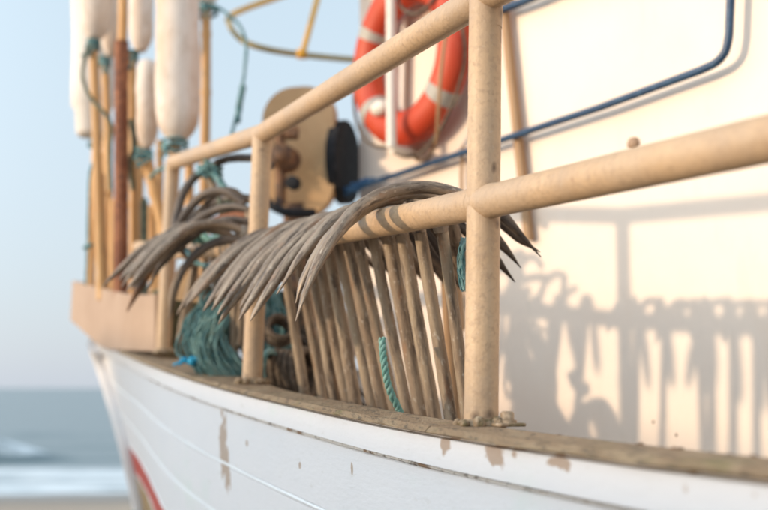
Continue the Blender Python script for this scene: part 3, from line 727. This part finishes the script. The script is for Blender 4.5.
for k, (a, b_, c_) in enumerate((((214, 258), (226, 300), (236, 350)), ((231, 262), (229, 300), (232, 358)))):
    ta = empty("iron_stake", P(c_[0], c_[1], 2.85)); tag(ta, ("dark iron stake leaning behind the green net", "dark iron stake standing upright right of the green net")[k], "stake")
    bent_rod([(a[0], a[1], 2.85), (b_[0], b_[1], 2.86), (c_[0], c_[1], 2.88)], .013, "shaft", M['iron'], ta)

ta = empty("grapnel_anchor", P(222, 350, 2.75)); tag(ta, "dark grapnel anchor on top of the pile with tines fanned towards the bow", "anchor", "grapnel anchors piled between the middle and fore posts")
rnd = random.Random(77)
for q in ([(250, 210, 2.70), (232, 207, 2.72), (212, 212, 2.74), (190, 226, 2.75), (170, 246, 2.76), (150, 272, 2.76)], [(250, 222, 2.66), (228, 220, 2.66), (205, 228, 2.68), (182, 244, 2.70), (160, 266, 2.70), (147, 291, 2.70)],
          [(244, 204, 2.78), (226, 192, 2.8), (206, 194, 2.82), (190, 208, 2.84), (176, 232, 2.84), (168, 262, 2.84)], [(248, 240, 2.62), (226, 240, 2.62), (204, 248, 2.62), (186, 266, 2.62), (176, 292, 2.62)]):
    px_tine(q, ta, rnd, 1.0, M['iron'])
bent_rod([(250, 212, 2.70), (246, 260, 2.72), (240, 345, 2.76)], .0125, "shaft", M['shaft'], ta)
# ---- teal three strand rope against the anchors, and the rag of rope by the near post
def strand_rope(name, pts, r, pitch, m, label, cat="rope", parent=None):
    pts = catmull(pts, 10); L_ = 0; mb = MB(); acc = [0]
    for i in range(1, len(pts)): L_ += (pts[i] - pts[i - 1]).length; acc.append(L_)
    N = max(20, int(L_ / pitch * 10))
    cen = []
    for i in range(N + 1):
        s = L_ * i / N; j = max(0, min(len(acc) - 2, next((q for q in range(len(acc) - 1) if acc[q + 1] >= s), len(acc) - 2)))
        cen.append((lerp(pts[j], pts[j + 1], (s - acc[j]) / max(1e-9, acc[j + 1] - acc[j])), s))
    for ph in range(3):
        st_ = []
        for i, (c, s) in enumerate(cen):
            t = (cen[min(i + 1, N)][0] - cen[max(i - 1, 0)][0]).normalized()
            a = Vector((.3, .2, .9)) if abs(t.z) < .8 else Vector((1, 0, 0)); Nn = (a - t * t.dot(a)).normalized(); B = t.cross(Nn)
            w_ = 2 * math.pi * (s / pitch + ph / 3)
            st_.append(c + (Nn * math.cos(w_) + B * math.sin(w_)) * r * .52)
        mb.tube(st_, r * .56, 7)
    o = mb.obj(name, m, parent)
    if label: tag(o, label, cat)
    return o
strand_rope("rope", [P(382, 338, 1.80), P(384, 362, 1.79), P(389, 388, 1.80), P(399, 410, 1.82), P(406, 430, 1.84)], .0062, .034, M['grope'], "teal three strand rope hanging among the anchor shafts")
def clump(name, path, spread, n_, r, m, label, cat, seed, kind=None, segs=14, wav=.5):
    rnd = random.Random(seed); mb = MB()
    for k in range(n_):
        ph = rnd.random() * 100; pts = []
        base = catmull(path, segs)
        o1 = Vector((rnd.gauss(0, 1), rnd.gauss(0, 1), rnd.gauss(0, .6))) * spread * .55
        for i, p in enumerate(base):
            q = noise.noise_vector(Vector((ph, i * .22, k * .37))) * spread * wav
            pts.append(p + o1 + q)
        mb.tube(pts, r * rnd.uniform(.8, 1.2), 5)
    o = mb.obj(name, m)
    return tag(o, label, cat, kind=kind)
clump("rope_tassel", [P(464, 240, 1.78), P(462, 262, 1.77), P(465, 288, 1.77)], .008, 34, .0016, M['green'], "dark green frayed rope end hanging left of the near post", "rope", 4)

# ---- green net bundle, blue twine, rope coil behind
def skein(path, wid, n_, r, m, label, seed):
    """hanging strands of netting that run side by side along the path and spread at the belly"""
    rnd = random.Random(seed); mb = MB(); base = catmull(path, 6); n0 = len(base)
    for k in range(n_):
        a = rnd.uniform(0, 6.283); q = math.sqrt(rnd.random()); dx, dy = math.cos(a) * q, math.sin(a) * q; ph = rnd.random() * 50; sag = rnd.uniform(-.02, .02)
        pts = []
        for i, p in enumerate(base):
            t = i / (n0 - 1); w_ = wid * (.35 + .75 * math.sin(math.pi * min(1, t * .62 + .08)))
            pts.append(p + Vector((dx * w_, dy * w_ * .8, sag * t)) + noise.noise_vector(Vector((ph, t * 2.6, 0))) * wid * (.25 if k % 3 else .9))
        mb.tube(pts, r * rnd.uniform(.8, 1.25), 5)
    return tag(mb.obj("fishing_net", m), label, "fishing net")
skein([P(228, 290, 2.90), P(217, 308, 2.84), P(209, 332, 2.82), P(212, 354, 2.82), P(226, 376, 2.84), P(238, 388, 2.86)], .062, 110, .0026, M['green'], "bundle of green fishing net hanging between the fore and middle posts", 11)
skein([P(236, 300, 2.80), P(222, 318, 2.77), P(211, 340, 2.76), P(218, 362, 2.77), P(240, 386, 2.79)], .050, 60, .0024, M['grope2'], "looser pale teal strands of net lying in front of the green bundle", 12)
skein([P(262, 280, 2.85), P(272, 310, 2.8), P(277, 345, 2.80), P(281, 375, 2.8)], .045, 60, .0026, M['green'], "green net hanging just right of the middle post", 13)
skein([P(300, 330, 2.95), P(312, 345, 2.9), P(330, 365, 2.85), P(345, 395, 2.8), P(365, 425, 2.7)], .045, 60, .0036, M['darknet'], "heap of dark brown netting on the deck behind the anchor shafts", 15)
skein([P(285, 292, 2.95), P(292, 330, 2.95), P(300, 370, 2.9), P(306, 410, 2.85)], .04, 40, .0036, M['darknet'], "dark brown netting hanging behind the leftmost anchor shafts", 16)
clump("blue_twine", [P(188, 361, 2.82), P(197, 359, 2.79), P(206, 358, 2.78), P(219, 353, 2.78)], .008, 18, .0022, M['bluecord'], "bright blue knotted twine on the deck beside the green net", "twine", 14, wav=1.1)
tb = bpy.data.objects[-1] if False else None
mb = MB(); rnd = random.Random(9)
for k in range(8):
    a0 = P(188, 362, 2.80); d = Vector((rnd.uniform(-.045, .0), rnd.uniform(-.01, .01), rnd.uniform(-.012, .02)))
    mb.tube(catmull([a0, a0 + d * .5 + Vector((0, 0, .004)), a0 + d], 4), .0035, 5)
mb.lathe([(.0, .012), (.010, .008), (.013, 0), (.009, -.008), (0, -.012)], P(192, 361, 2.79), (1, 0, 0), 10)
tag(mb.obj("blue_twine_knot", M['bluecord']), "frayed blue knot at the left end of the bright blue twine", "twine")
# coil of dark rope on the side deck right of the middle post
def coil(name, c, r, turns, rr, m, label, axis=(0, 0, 1), pitch=.02, seed=1):
    ax = Vector(axis).normalized(); a = Vector((1, 0, 0)) if abs(ax.x) < .8 else Vector((0, 0, 1)); Nn = (a - ax * ax.dot(a)).normalized(); B = ax.cross(Nn)
    pts = []
    for i in range(int(turns * 22)):
        t = i / 22 * 2 * math.pi; q = r * (1 + .14 * noise.noise(Vector((i * .06, seed, 0))))
        pts.append(c + (Nn * math.cos(t) + B * math.sin(t)) * q + ax * (pitch * i / 22 + .004 * noise.noise(Vector((i * .1, seed * 2, 1)))))
    mb = MB()
    mb.tube(pts, [rr * (1 + .16 * math.sin(i * 1.9)) for i in range(len(pts))], 8)
    return tag(mb.obj(name, m), label, "rope")
coil("rope_coil", P(268, 380, 2.66), .062, 6.5, .0095, M['brope'], "coil of dark brown rope stacked behind the middle post", axis=(.93, -.3, .12), pitch=.0175)
coil("rope_coil", P(262, 380, 2.60) , .066, 2.5, .0075, M['green'], "green rope coil in front of the brown coil by the middle post", axis=(.93, -.3, .15), pitch=.015, seed=3)
coil("rope_coil", P(278, 335, 2.7), .035, 3, .0085, M['brope'], "knotted dark rope hanging above the brown coil", axis=(.3, -.8, .5), pitch=.014, seed=5)

# ---- olive box standing in for the shaded bulwark behind the fore post
bc = P(185, 330, 3.62)
t = empty("bulwark_shade_box", (bc.x, bc.y, bc.z - .13)); tag(t, "dark olive box standing in for the shaded bulwark behind the fore post", "box")
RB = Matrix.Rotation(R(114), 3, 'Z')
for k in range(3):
    mb = MB(); mb.box(bc + Vector((0, 0, -.085 + k * .085)), (.26, .16, .080), RB, .004); mb.obj("side_board", M['bulwark_shade'], t)
mb = MB(); mb.box(bc + Vector((0, 0, .134)), (.28, .18, .014), RB, .003); mb.obj("lid", M['bulwark_shade'], t)
# tan canvas wedge above the box
mb = MB(); c0 = [P(176, 300, 3.3), P(199, 302, 3.3), P(190, 270, 3.34), P(182, 272, 3.34)]; c1 = [q + Vector((.02, .05, 0)) for q in c0]
mb.add(c0 + c1, [(0, 1, 2, 3), (4, 7, 6, 5), (0, 4, 5, 1), (1, 5, 6, 2), (2, 6, 7, 3), (3, 7, 4, 0)], False)
tag(mb.obj("wooden_chock", M['tan']), "small tan wooden wedge standing behind the anchors at the fore post", "wedge")

# ---- marker buoys standing in the bow
def float_mb(a, b_, r, flat_bottom=False, seed=0):
    """a = bottom, b_ = top"""
    L_ = (b_ - a).length; ax = (b_ - a).normalized(); mb = MB()
    if flat_bottom: prof = [(0, 0), (r * .55, .001), (r * .72, .006), (r * .80, .02), (r * .86, .12)]
    else: prof = [(0, 0), (r * .38, .002), (r * .5, .012), (r * .74, .032), (r * .92, .062), (r * .99, .11)]
    prof += [(r * (1 + .02 * math.sin(k * 1.3 + seed)), lerp(.14, L_ - .12, k / 8)) for k in range(9)] + [(r * .93, L_ - .05), (r * .7, L_ - .015), (0, L_)]
    mb.lathe(prof, a, ax, 28)
    for v in mb.v: v += noise.noise_vector(v * 9 + Vector((seed, 0, 0))) * .006
    return mb
def bamboo(pts, r, parent, m=None, node=.24):
    a, b_ = pts[0], pts[-1]; L_ = (b_ - a).length; n_ = int(L_ / .02); P_ = []; rs = []
    ph = random.random() * node
    for i in range(n_ + 1):
        s = L_ * i / n_; P_.append(lerp(a, b_, i / n_) + noise.noise_vector(Vector((s * 1.5, a.x * 7, a.y * 5))) * .006)
        dd = abs(((s + ph) % node) - node / 2); rs.append(r * (1 + (.16 if dd < .012 else -.02 if dd < .03 else 0)))
    mb = MB(); mb.tube(P_, rs, 14); return mb.obj("cane", m or M['bamboo'], parent)
def lashing(c, r, parent, ax=(0, 0, 1), m='green', n_=4, h=.03, seed=0):
    mb = MB(); rnd = random.Random(seed)
    for k in range(n_):
        off = Vector(ax).normalized() * (h * (k / max(1, n_ - 1) - .5)); pts = []
        tilt = Matrix.Rotation(rnd.uniform(-.25, .25), 3, 'X') @ Matrix.Rotation(rnd.uniform(-.25, .25), 3, 'Y')
        for j in range(22):
            t = 2 * math.pi * j / 22; pts.append(c + off + tilt @ Vector((math.cos(t), math.sin(t), 0)) * r * rnd.uniform(.97, 1.1))
        mb.tube(pts, .0055, 6, closed=True)
    for k in range(3):
        a = rnd.uniform(3.6, 5.6); q = c + Vector((math.cos(a), math.sin(a), 0)) * r
        mb.tube(catmull([q, q + Vector((rnd.uniform(-.03, .03), -.012, -.02)), q + Vector((rnd.uniform(-.03, .03), -.01, -.055))], 4), .0045, 6)
    return mb.obj("lashing", M[m], parent)
gp = "marker buoys standing in the bow"
def marker(label, Y, cx, r_px, bot_y, top_y, cane_px, cane_r, fm='float', flat=False, seed=0, cane_bot_y=300, lash_r=None, cxt=None):
    base = P(cane_px[-1], cane_bot_y, Y); t = empty("marker_buoy", base); tag(t, label, "marker buoy", gp)
    r = r_px * Y / F
    a, b_ = P(cx, bot_y, Y), P(cxt if cxt is not None else cx, top_y, Y)
    fl = float_mb(a, b_, r, flat, seed).obj("float", M[fm], t)
    bamboo([base, P(cane_px[0], bot_y + 1, Y)], cane_r, t)
    lashing(P(cane_px[0], bot_y + 5, Y), (lash_r or cane_r * 1.25), t, seed=seed)
    return t
marker("marker buoy with tall clean white float, farthest left in the bow, flat ended", 4.55, 93, 21, 137, -90, (97, 99), .014, 'floatw', True, 1)
marker("marker buoy with short yellowish white float high at the left, cord looped from its lashing", 4.1, 96, 16.5, 40, -150, (93.5, 102), .0175, 'float', False, 2)
marker("marker buoy with grey shaded float half hidden behind the rusty pole", 4.35, 111, 12, 57, -120, (104.5, 112), .0165, 'float', False, 3)
marker("marker buoy with stained float just right of the rusty pole, its cane upright", 3.95, 141, 12.5, 52, -130, (131.5, 134), .0175, 'float', False, 4, cane_bot_y=296)
marker("marker buoy with lower narrow float beside the big one, its cane leaning right", 3.85, 147, 11.5, 149, 58, (144, 169), .022, 'float', False, 5, cane_bot_y=252)
marker("marker buoy with the largest stained white float, hanging above the fore post", 3.62, 178, 22.5, 142, -110, (175, 169), .021, 'float', False, 6, cane_bot_y=300, lash_r=.04)
t = marker("marker buoy whose bamboo cane shows its whole length right of the largest float", 4.2, 208, 15, 5, -190, (206.5, 204), .0200, 'float', False, 7, cane_bot_y=296, lash_r=.045)
# extra short canes in the bow
for k, (x0, y0, x1, y1, Y, r, lab) in enumerate(((96, 150, 91, 296, 4.4, .016, "pale bamboo cane leaning at the left end of the bow cluster"), (115, 200, 113, 296, 4.3, .016, "bamboo cane directly left of the rusty pole"),
        (189, 150, 187, 300, 3.75, .017, "dark bamboo cane between the fore post and the long cane"), (152, 205, 154, 296, 4.3, .016, "short bamboo cane behind the leaning cane"), (106, 140, 98, 296, 4.5, .014, "thin bamboo cane tilted behind the flat ended float"), (141, 120, 139, 296, 4.4, .015, "bamboo cane rising behind the lower narrow float"),
        (101, 175, 106, 296, 4.15, .018, "thick short bamboo cane left of the rusty pole"), (160, 140, 158, 296, 4.2, .014, "thin bamboo cane under the largest float, left of the fore post"))):
    t = empty("bamboo_cane", P(x1, y1, Y)); tag(t, lab, "bamboo cane", "loose bamboo canes in the bow"); bamboo([P(x1, y1, Y), P(x0, y0, Y)], r, t)
t = empty("rusty_pole", P(121, 300, 3.85)); tag(t, "rusty red brown iron pole rising from the bow, spliced to a paler upper length", "pole")
mb = MB(); mb.tube(seg(P(121, 300, 3.85), P(121.5, 42, 3.85), 40) + [P(121.5, 42, 3.85)], .0262, 18, wob=.05); mb.obj("lower_pole", M['rust'], t)
mb = MB(); mb.tube([P(122, 46, 3.85), P(123, 20, 3.85), P(124.5, -120, 3.85)], .0185, 14, wob=.04); mb.obj("upper_pole", M['bamboo'], t)
t = empty("dark_stake", P(144, 300, 3.9)); tag(t, "dark green stake standing between two canes behind the fore post", "stake")
mb = MB(); mb.tube([P(144, 300, 3.9), P(144, 205, 3.9)], .015, 12); mb.lathe([(0, .03), (.012, .02), (.015, 0)], P(144, 205, 3.9), (0, 0, 1), 12); mb.obj("post", M['olive'], t)
# cords
def cord(pts, r, m, label, n_=8):
    mb = MB(); mb.tube(catmull([P(*q) for q in pts], n_), r, 7, wob=.3); return tag(mb.obj("cord", m), label, "cord")
cord([(91, 44, 4.05), (85, 58, 4.02), (83, 78, 4.02), (91, 98, 4.0), (104, 113, 3.98), (112, 128, 3.98), (110, 150, 4.0), (111, 190, 4.02)], .0075, M['olive'], "dull green cord looping down from the float at the left")
cord([(95, 158, 4.2), (90, 175, 4.2), (88.5, 210, 4.2), (87.5, 250, 4.2), (86, 285, 4.2)], .0055, M['green'], "thin green cord hanging at the far left of the canes")
cord([(88, 247, 4.15), (91, 245, 4.14), (84, 248, 4.15)], .009, M['green'], "small green knot on the thin cord at the far left")
cord([(212, 4, 4.1), (225, 12, 4.0), (240, 26, 3.95), (246, 45, 3.9), (245, 68, 3.85), (241, 95, 3.8), (235, 122, 3.75), (228, 150, 3.3)], .0062, M['green'], "green cord running from the top of the long cane down to the top rail")
cord([(243, 86, 3.82), (240, 104, 3.8), (237, 122, 3.75)], .0115, M['green'], "thick green splice on the cord above the top rail")
cord([(131, 120, 3.9), (134, 145, 3.88), (130, 165, 3.9), (133, 190, 3.92)], .010, M['olive'], "olive cord wound down the cane right of the rusty pole")
for k, pts in enumerate(([(208, 170, 3.0), (216, 176, 2.98), (224, 188, 2.98), (233, 204, 2.98), (246, 220, 2.95)], [(150, 178, 3.7), (156, 172, 3.6), (164, 168, 3.5), (172, 172, 3.42)],
        [(214, 172, 2.97), (228, 192, 2.95), (240, 200, 2.9), (252, 226, 2.85)])):
    cord(pts, .010 if k != 1 else .006, M['olive'] if k == 0 else M['green'], ("olive rope slanting down from the high tine", "green cord tied at the bend of the fore post", "green rope slanting to the middle post above the anchor pile")[k])
clump("rope_knot", [P(202, 172, 3.02), P(210, 168, 3.0), P(218, 175, 3.0)], .014, 22, .0042, M['green'], "green knot tied round the top of the high arched tine", "rope", 31, wav=1.6)
clump("rope_knot", [P(222, 206, 2.92), P(230, 212, 2.9), P(238, 206, 2.92)], .016, 22, .0042, M['olive'], "olive rope knot in the middle of the anchor pile", "rope", 32, wav=1.6)
clump("twine_tangle", [P(190, 226, 2.88), P(196, 234, 2.85), P(198, 240, 2.86)], .012, 22, .0036, M['grope'], "bright teal twine tangle on the arched tines left of the pile", "twine", 33, wav=1.8)
clump("twine_tangle", [P(212, 230, 2.84), P(220, 228, 2.82), P(226, 232, 2.84)], .008, 14, .0032, M['grope'], "small teal twine tangle close to the middle post", "twine", 34, wav=1.8)

for k, pts in enumerate(([(192, 236, 2.84), (200, 214, 2.84), (214, 196, 2.86), (232, 190, 2.86), (246, 200, 2.84)], [(186, 250, 2.78), (196, 262, 2.76), (212, 266, 2.74), (228, 258, 2.74), (240, 262, 2.74), (248, 280, 2.74)],
        [(200, 230, 2.82), (210, 240, 2.80), (226, 236, 2.80), (240, 246, 2.78)], [(214, 268, 2.86), (206, 300, 2.9), (214, 330, 2.92), (228, 350, 2.92)])):
    cord(pts, (.008, .007, .009, .008)[k], M[('brope', 'green', 'grope', 'brope')[k]], ("dark cord looped over the high tines of the anchor pile", "green cord trailing under the tines left of the middle post", "pale teal cord lying across the anchor pile", "dark cord hanging down behind the green net")[k])
# ---- net hauler
hc = P(300, 150, 3.75)
t = empty("net_hauler", P(300, 232, 3.75)); tag(t, "tan steel net hauler with rounded side plate, rusty hub and black rubber disc", "net hauler")
HA = Vector((.80, -.30, 0.0)).normalized()        # axis of the drum, pointing right towards the camera
HS = HA.cross(Vector((0, 0, 1))).normalized()     # across
def rr_plate(c, w_, h_, r, th_, top_only=False):
    pts = []
    for (sx_, sz_, a0) in ((1, 1, 0), (-1, 1, 90), (-1, -1, 180), (1, -1, 270)):
        for k in range(9):
            a = R(a0 + k * 11.25); pts.append((sx_ * (w_ / 2 - r) + r * math.cos(a), sz_ * (h_ / 2 - r) + r * math.sin(a)))
    return pts
def plate(c, axis, across, w_, h_, r, th_, name, m):
    pts = rr_plate(c, w_, h_, r, th_); up_ = Vector((0, 0, 1)); n_ = len(pts)
    A = [c + across * x + up_ * z for x, z in pts]; B_ = [q + axis * th_ for q in A]
    mb = MB(); mb.add(A, [tuple(range(n_))], False); mb.add(B_, [tuple(reversed(range(n_)))], False); mb.add(A + B_, [(i, (i + 1) % n_, n_ + (i + 1) % n_, n_ + i) for i in range(n_)], True)
    return mb.obj(name, m, t)
FR = Vector((-.25, -.97, 0)).normalized(); AC = Vector((.97, -.25, 0)).normalized()   # plate face direction, across
pc = P(294, 149, 3.72)
plate(pc + Vector((.01, .03, 0)), FR * -1, AC, .272, .475, .115, .05, "side_plate", M['tan'])
# drum and rubber disc to the right
dc = P(330, 158, 3.84); DA = Vector((.96, -.28, 0)).normalized()
mb = MB(); mb.lathe([(0, .034), (.150, .034), (.154, .036), (.154, .037), (.154, .07), (.154, .071), (.151, .074), (.149, .074), (.145, .074), (.06, .076), (0, .076)], dc + Vector((.0, 0, -.02)), DA, 40); mb.obj("rubber_disc", M['black'], t)
hb_ = P(284, 158, 3.62)
mb = MB(); mb.lathe([(0, -.05), (.046, -.05), (.046, -.049), (.046, .03), (.044, .034), (.03, .036), (.028, .06), (0, .06)], hb_, FR, 24); mb.obj("hub", M['mech'], t)
mb = MB(); mb.tube([P(279, 124, 3.62), P(281, 150, 3.62), P(281, 205, 3.62)], .019, 14); mb.box(P(292, 133, 3.6), (.045, .05, .04), None, .006); mb.obj("motor", M['mech'], t)
mb = MB(); mb.lathe([(0, -.02), (.024, -.02), (.024, .012), (.022, .014), (0, .014)], P(293, 183, 3.58), FR, 20); mb.obj("hose_fitting", M['black'], t)
mb = MB(); mb.tube([P(300, 205, 3.8), P(300, 300, 3.8), P(300, 345, 3.8)], .06, 16); mb.obj("pedestal", M['mech'], t)
mb = MB(); mb.tube(catmull([P(262, 196, 3.6), P(272, 206, 3.55), P(290, 213, 3.52), P(315, 213, 3.55)], 5), .016, 8); mb.obj("hose", M['black'], t)

# ---- lifebuoy
t = empty("lifebuoy", LB); tag(t, "orange lifebuoy with grey reflective bands hung on the cabin wall", "lifebuoy")
ax = WN; RMAJ, RMIN = .240, .060
UPV = Vector((0, 0, 1)); SD = WD
def ringp(a, rm=RMAJ): return LB + (SD * math.cos(a) + UPV * math.sin(a)) * rm
def torus_arc(a0, a1, r, n_, closed=False, sides=24):
    mb = MB(); cs = []
    for i in range(n_ if closed else n_ + 1):
        a = lerp(a0, a1, i / n_); rad = (SD * math.cos(a) + UPV * math.sin(a)); c = LB + rad * RMAJ
        for k in range(sides):
            b_ = 2 * math.pi * k / sides; cs.append(c + rad * math.cos(b_) * r + ax * math.sin(b_) * r * .85)
    n2 = n_ if closed else n_ + 1; fs = []
    for i in range(n_):
        j = (i + 1) % n2
        for k in range(sides):
            l = (k + 1) % sides; fs.append((i * sides + k, i * sides + l, j * sides + l, j * sides + k))
    return mb.add(cs, fs)
torus_arc(0, 2 * math.pi, RMIN, 72, True).obj("ring", M['orange'], t)
for a in (R(33), R(222), R(322)): torus_arc(a - .085, a + .085, RMIN + .002, 6).obj("reflective_band", M['band'], t)
pts = []
for k in range(80):
    a = 2 * math.pi * k / 80; sag = abs(math.sin(2 * (a - R(22)))); q = ringp(a, RMAJ + RMIN + .006 + .0 * sag); q += ax * (.02 * sag) - UPV * .05 * sag * (1 if math.sin(a) < .2 else .1)
    pts.append(q)
mb = MB(); mb.tube(pts, .0055, 6, closed=True); mb.obj("grab_line", M['brope'], t)
mb = MB(); mb.tube(catmull([on_wall(446, 30, .15), on_wall(441, 70, .15), on_wall(438, 110, .14), on_wall(436, 140, .09), on_wall(428, 158, .05), on_wall(418, 160, .05), on_wall(410, 150, .08)], 6), .006, 7)
tag(mb.obj("rope", M['batten']), "tan rope hanging in front of the lifebuoy's lower right", "rope")
mb = MB(); mb.tube(catmull([on_wall(396, -6, .13), on_wall(402, 8, .15), on_wall(414, 14, .15), on_wall(426, 8, .14), on_wall(436, -4, .13)], 6), .006, 7)
tag(mb.obj("rope", M['brope']), "brown rope looped across the top of the lifebuoy", "rope")
mb = MB(); c = on_wall(381, 108, .13); mb.lathe([(0, -.04), (.02, -.035), (.028, 0), (.02, .035), (0, .04)], c, WD, 16)
tag(mb.obj("light_capsule", M['white']), "small white capsule clipped inside the lifebuoy", "buoy light")

mb = MB(); mb.lathe([(0, .016), (.010, .015), (.017, .009), (.019, 0)], on_wall(634, 144, 0), WN, 18); mb.obj('wall_stud', M['bulwark'], boat)
# ---- batten against the wall, pale cord, blue rope knot
t = empty("wooden_batten", on_wall(529, 240, .03)); tag(t, "thin tan wooden batten leaning against the cabin wall behind the near post", "batten")
a, b_ = on_wall(529, 240, .02), on_wall(501, -20, .03)
mb = MB(); mb.tube([lerp(a, b_, i / 10) for i in range(11)], .0155, 4, wob=.05); mb.obj("strip", M['batten'], t)
mb = MB(); mb.tube([on_wall(463, 146, .02), on_wall(461, 175, .02), on_wall(464, 330, .02)], .006, 7); tag(mb.obj("cord", M['batten']), "thin tan cord hanging down the wall just left of the near post", "cord")
clump("rope_knot", [wl(343, 194, OF), wl(352, 190, OF + .01), wl(362, 185, OF), wl(372, 181.5, OF)], .012, 22, .0055, M['bluerope'], "blue rope knot wound round the front end of the blue handrail", "rope", 41, wav=1.4)
# brown stakes standing behind the near post's left side
for k, (x0, y0, x1, y1) in enumerate(((446, 292, 455, 415), (455, 296, 462, 418))):
    mb = MB(); mb.tube([P(x1, y1 + 30, 2.2), P((x0 + x1) / 2, (y0 + y1) / 2, 2.2), P(x0, y0 - 20, 2.2)], .012, 10, wob=.06)
    tag(mb.obj("wooden_stake", M['batten']), ("thin brown stake behind the rightmost anchor shaft", "thin brown stake half hidden by the near post")[k], "stake")

# ---- orange-yellow hoop above the hauler
t = empty("hoop_frame", P(300, 52, 4.4)); tag(t, "olive and yellow round hoop frame with spokes high above the net hauler", "hoop frame")
ctr = P(318, 18, 4.5); rad = .40
def hp_(a): return ctr + Vector((math.cos(a) * rad, math.sin(a) * rad * .95, 0)) + Vector((0, 0, -.02 * math.cos(a)))
hz0 = [(228, 20), (233, 31), (245, 42), (268, 49.5), (300, 54.5), (345, 59), (372, 60)]
front = catmull([P(x, y, 4.5 - .3 * math.sin(math.pi * min(1, i / 5))) for i, (x, y) in enumerate(hz0)], 8)
back = catmull([P(228, 20, 4.5), P(234, 14, 4.62), P(250, 7, 4.75), (P(270, 0, 4.85)), P(300, -10, 4.95), P(350, -24, 5.0), P(410, -20, 4.95)], 8)
mb = MB(); mb.tube(front, .0125, 12); mb.obj("hoop", M['hoopolive'], t)
mb = MB(); mb.tube(back, .0145, 12); mb.obj("hoop", M['yellow'], t)
mb = MB(); mb.tube([P(303, 53, 4.22), P(320, -10, 4.4), P(335, -60, 4.5)], .0125, 12); mb.lathe([(0, -.02), (.02, -.02), (.022, .02), (0, .02)], P(302, 54, 4.22), (1, 0, 0), 12); mb.obj("spoke", M['yellow'], t)
mb = MB(); mb.tube([P(372, 60, 4.5), P(392, 20, 4.7), P(410, -20, 4.95), P(335, -60, 4.5)], .0125, 10); mb.obj("spoke", M['yellow'], t)

# ---- added sand bank, unseen beyond the left edge, shaped to shade the hull
def bank():
    mb = MB(); DX = 6.6; hs = Vector((SUN_DIR.x, SUN_DIR.y, 0)).normalized(); te = math.tan(SUN_EL)
    rows = []
    for i in range(70):
        u = lerp(-9, 5.2, i / 69)
        g = edge(max(-3.5, u), 0, 0); zc = g.z + .018
        base = Vector((X0 - .441 * u, Y0 + u, 0)) + hs * DX
        crest = zc + te * DX - sstep(2.5, 4.2, u) * 1.2 + .006 * noise.noise(Vector((u * 2, 1, 0)))
        row = []
        for j in range(25):
            q = (j - 12) / 12 * 4.6; h = crest * math.exp(-(abs(q) / 1.9) ** 1.7) if j != 12 else crest
            fade = 1.0 if u > -7 else sstep(-9, -7, u)
            fade *= 1 - sstep(4.2, 5.2, u)
            p = base + hs * q; row.append(Vector((p.x, p.y, -.06 + (h + .06) * fade + (0 if j == 12 else .03 * noise.noise(p * 1.4) * fade))))
        rows.append(row)
    mb.sweep(None, rows, closed_prof=False, smooth=True)
    o = mb.obj("added_shade_bank", M['sand']); o['kind'] = 'structure'; o['label'] = "added off-frame bank of sand that shades the hull"
bank()
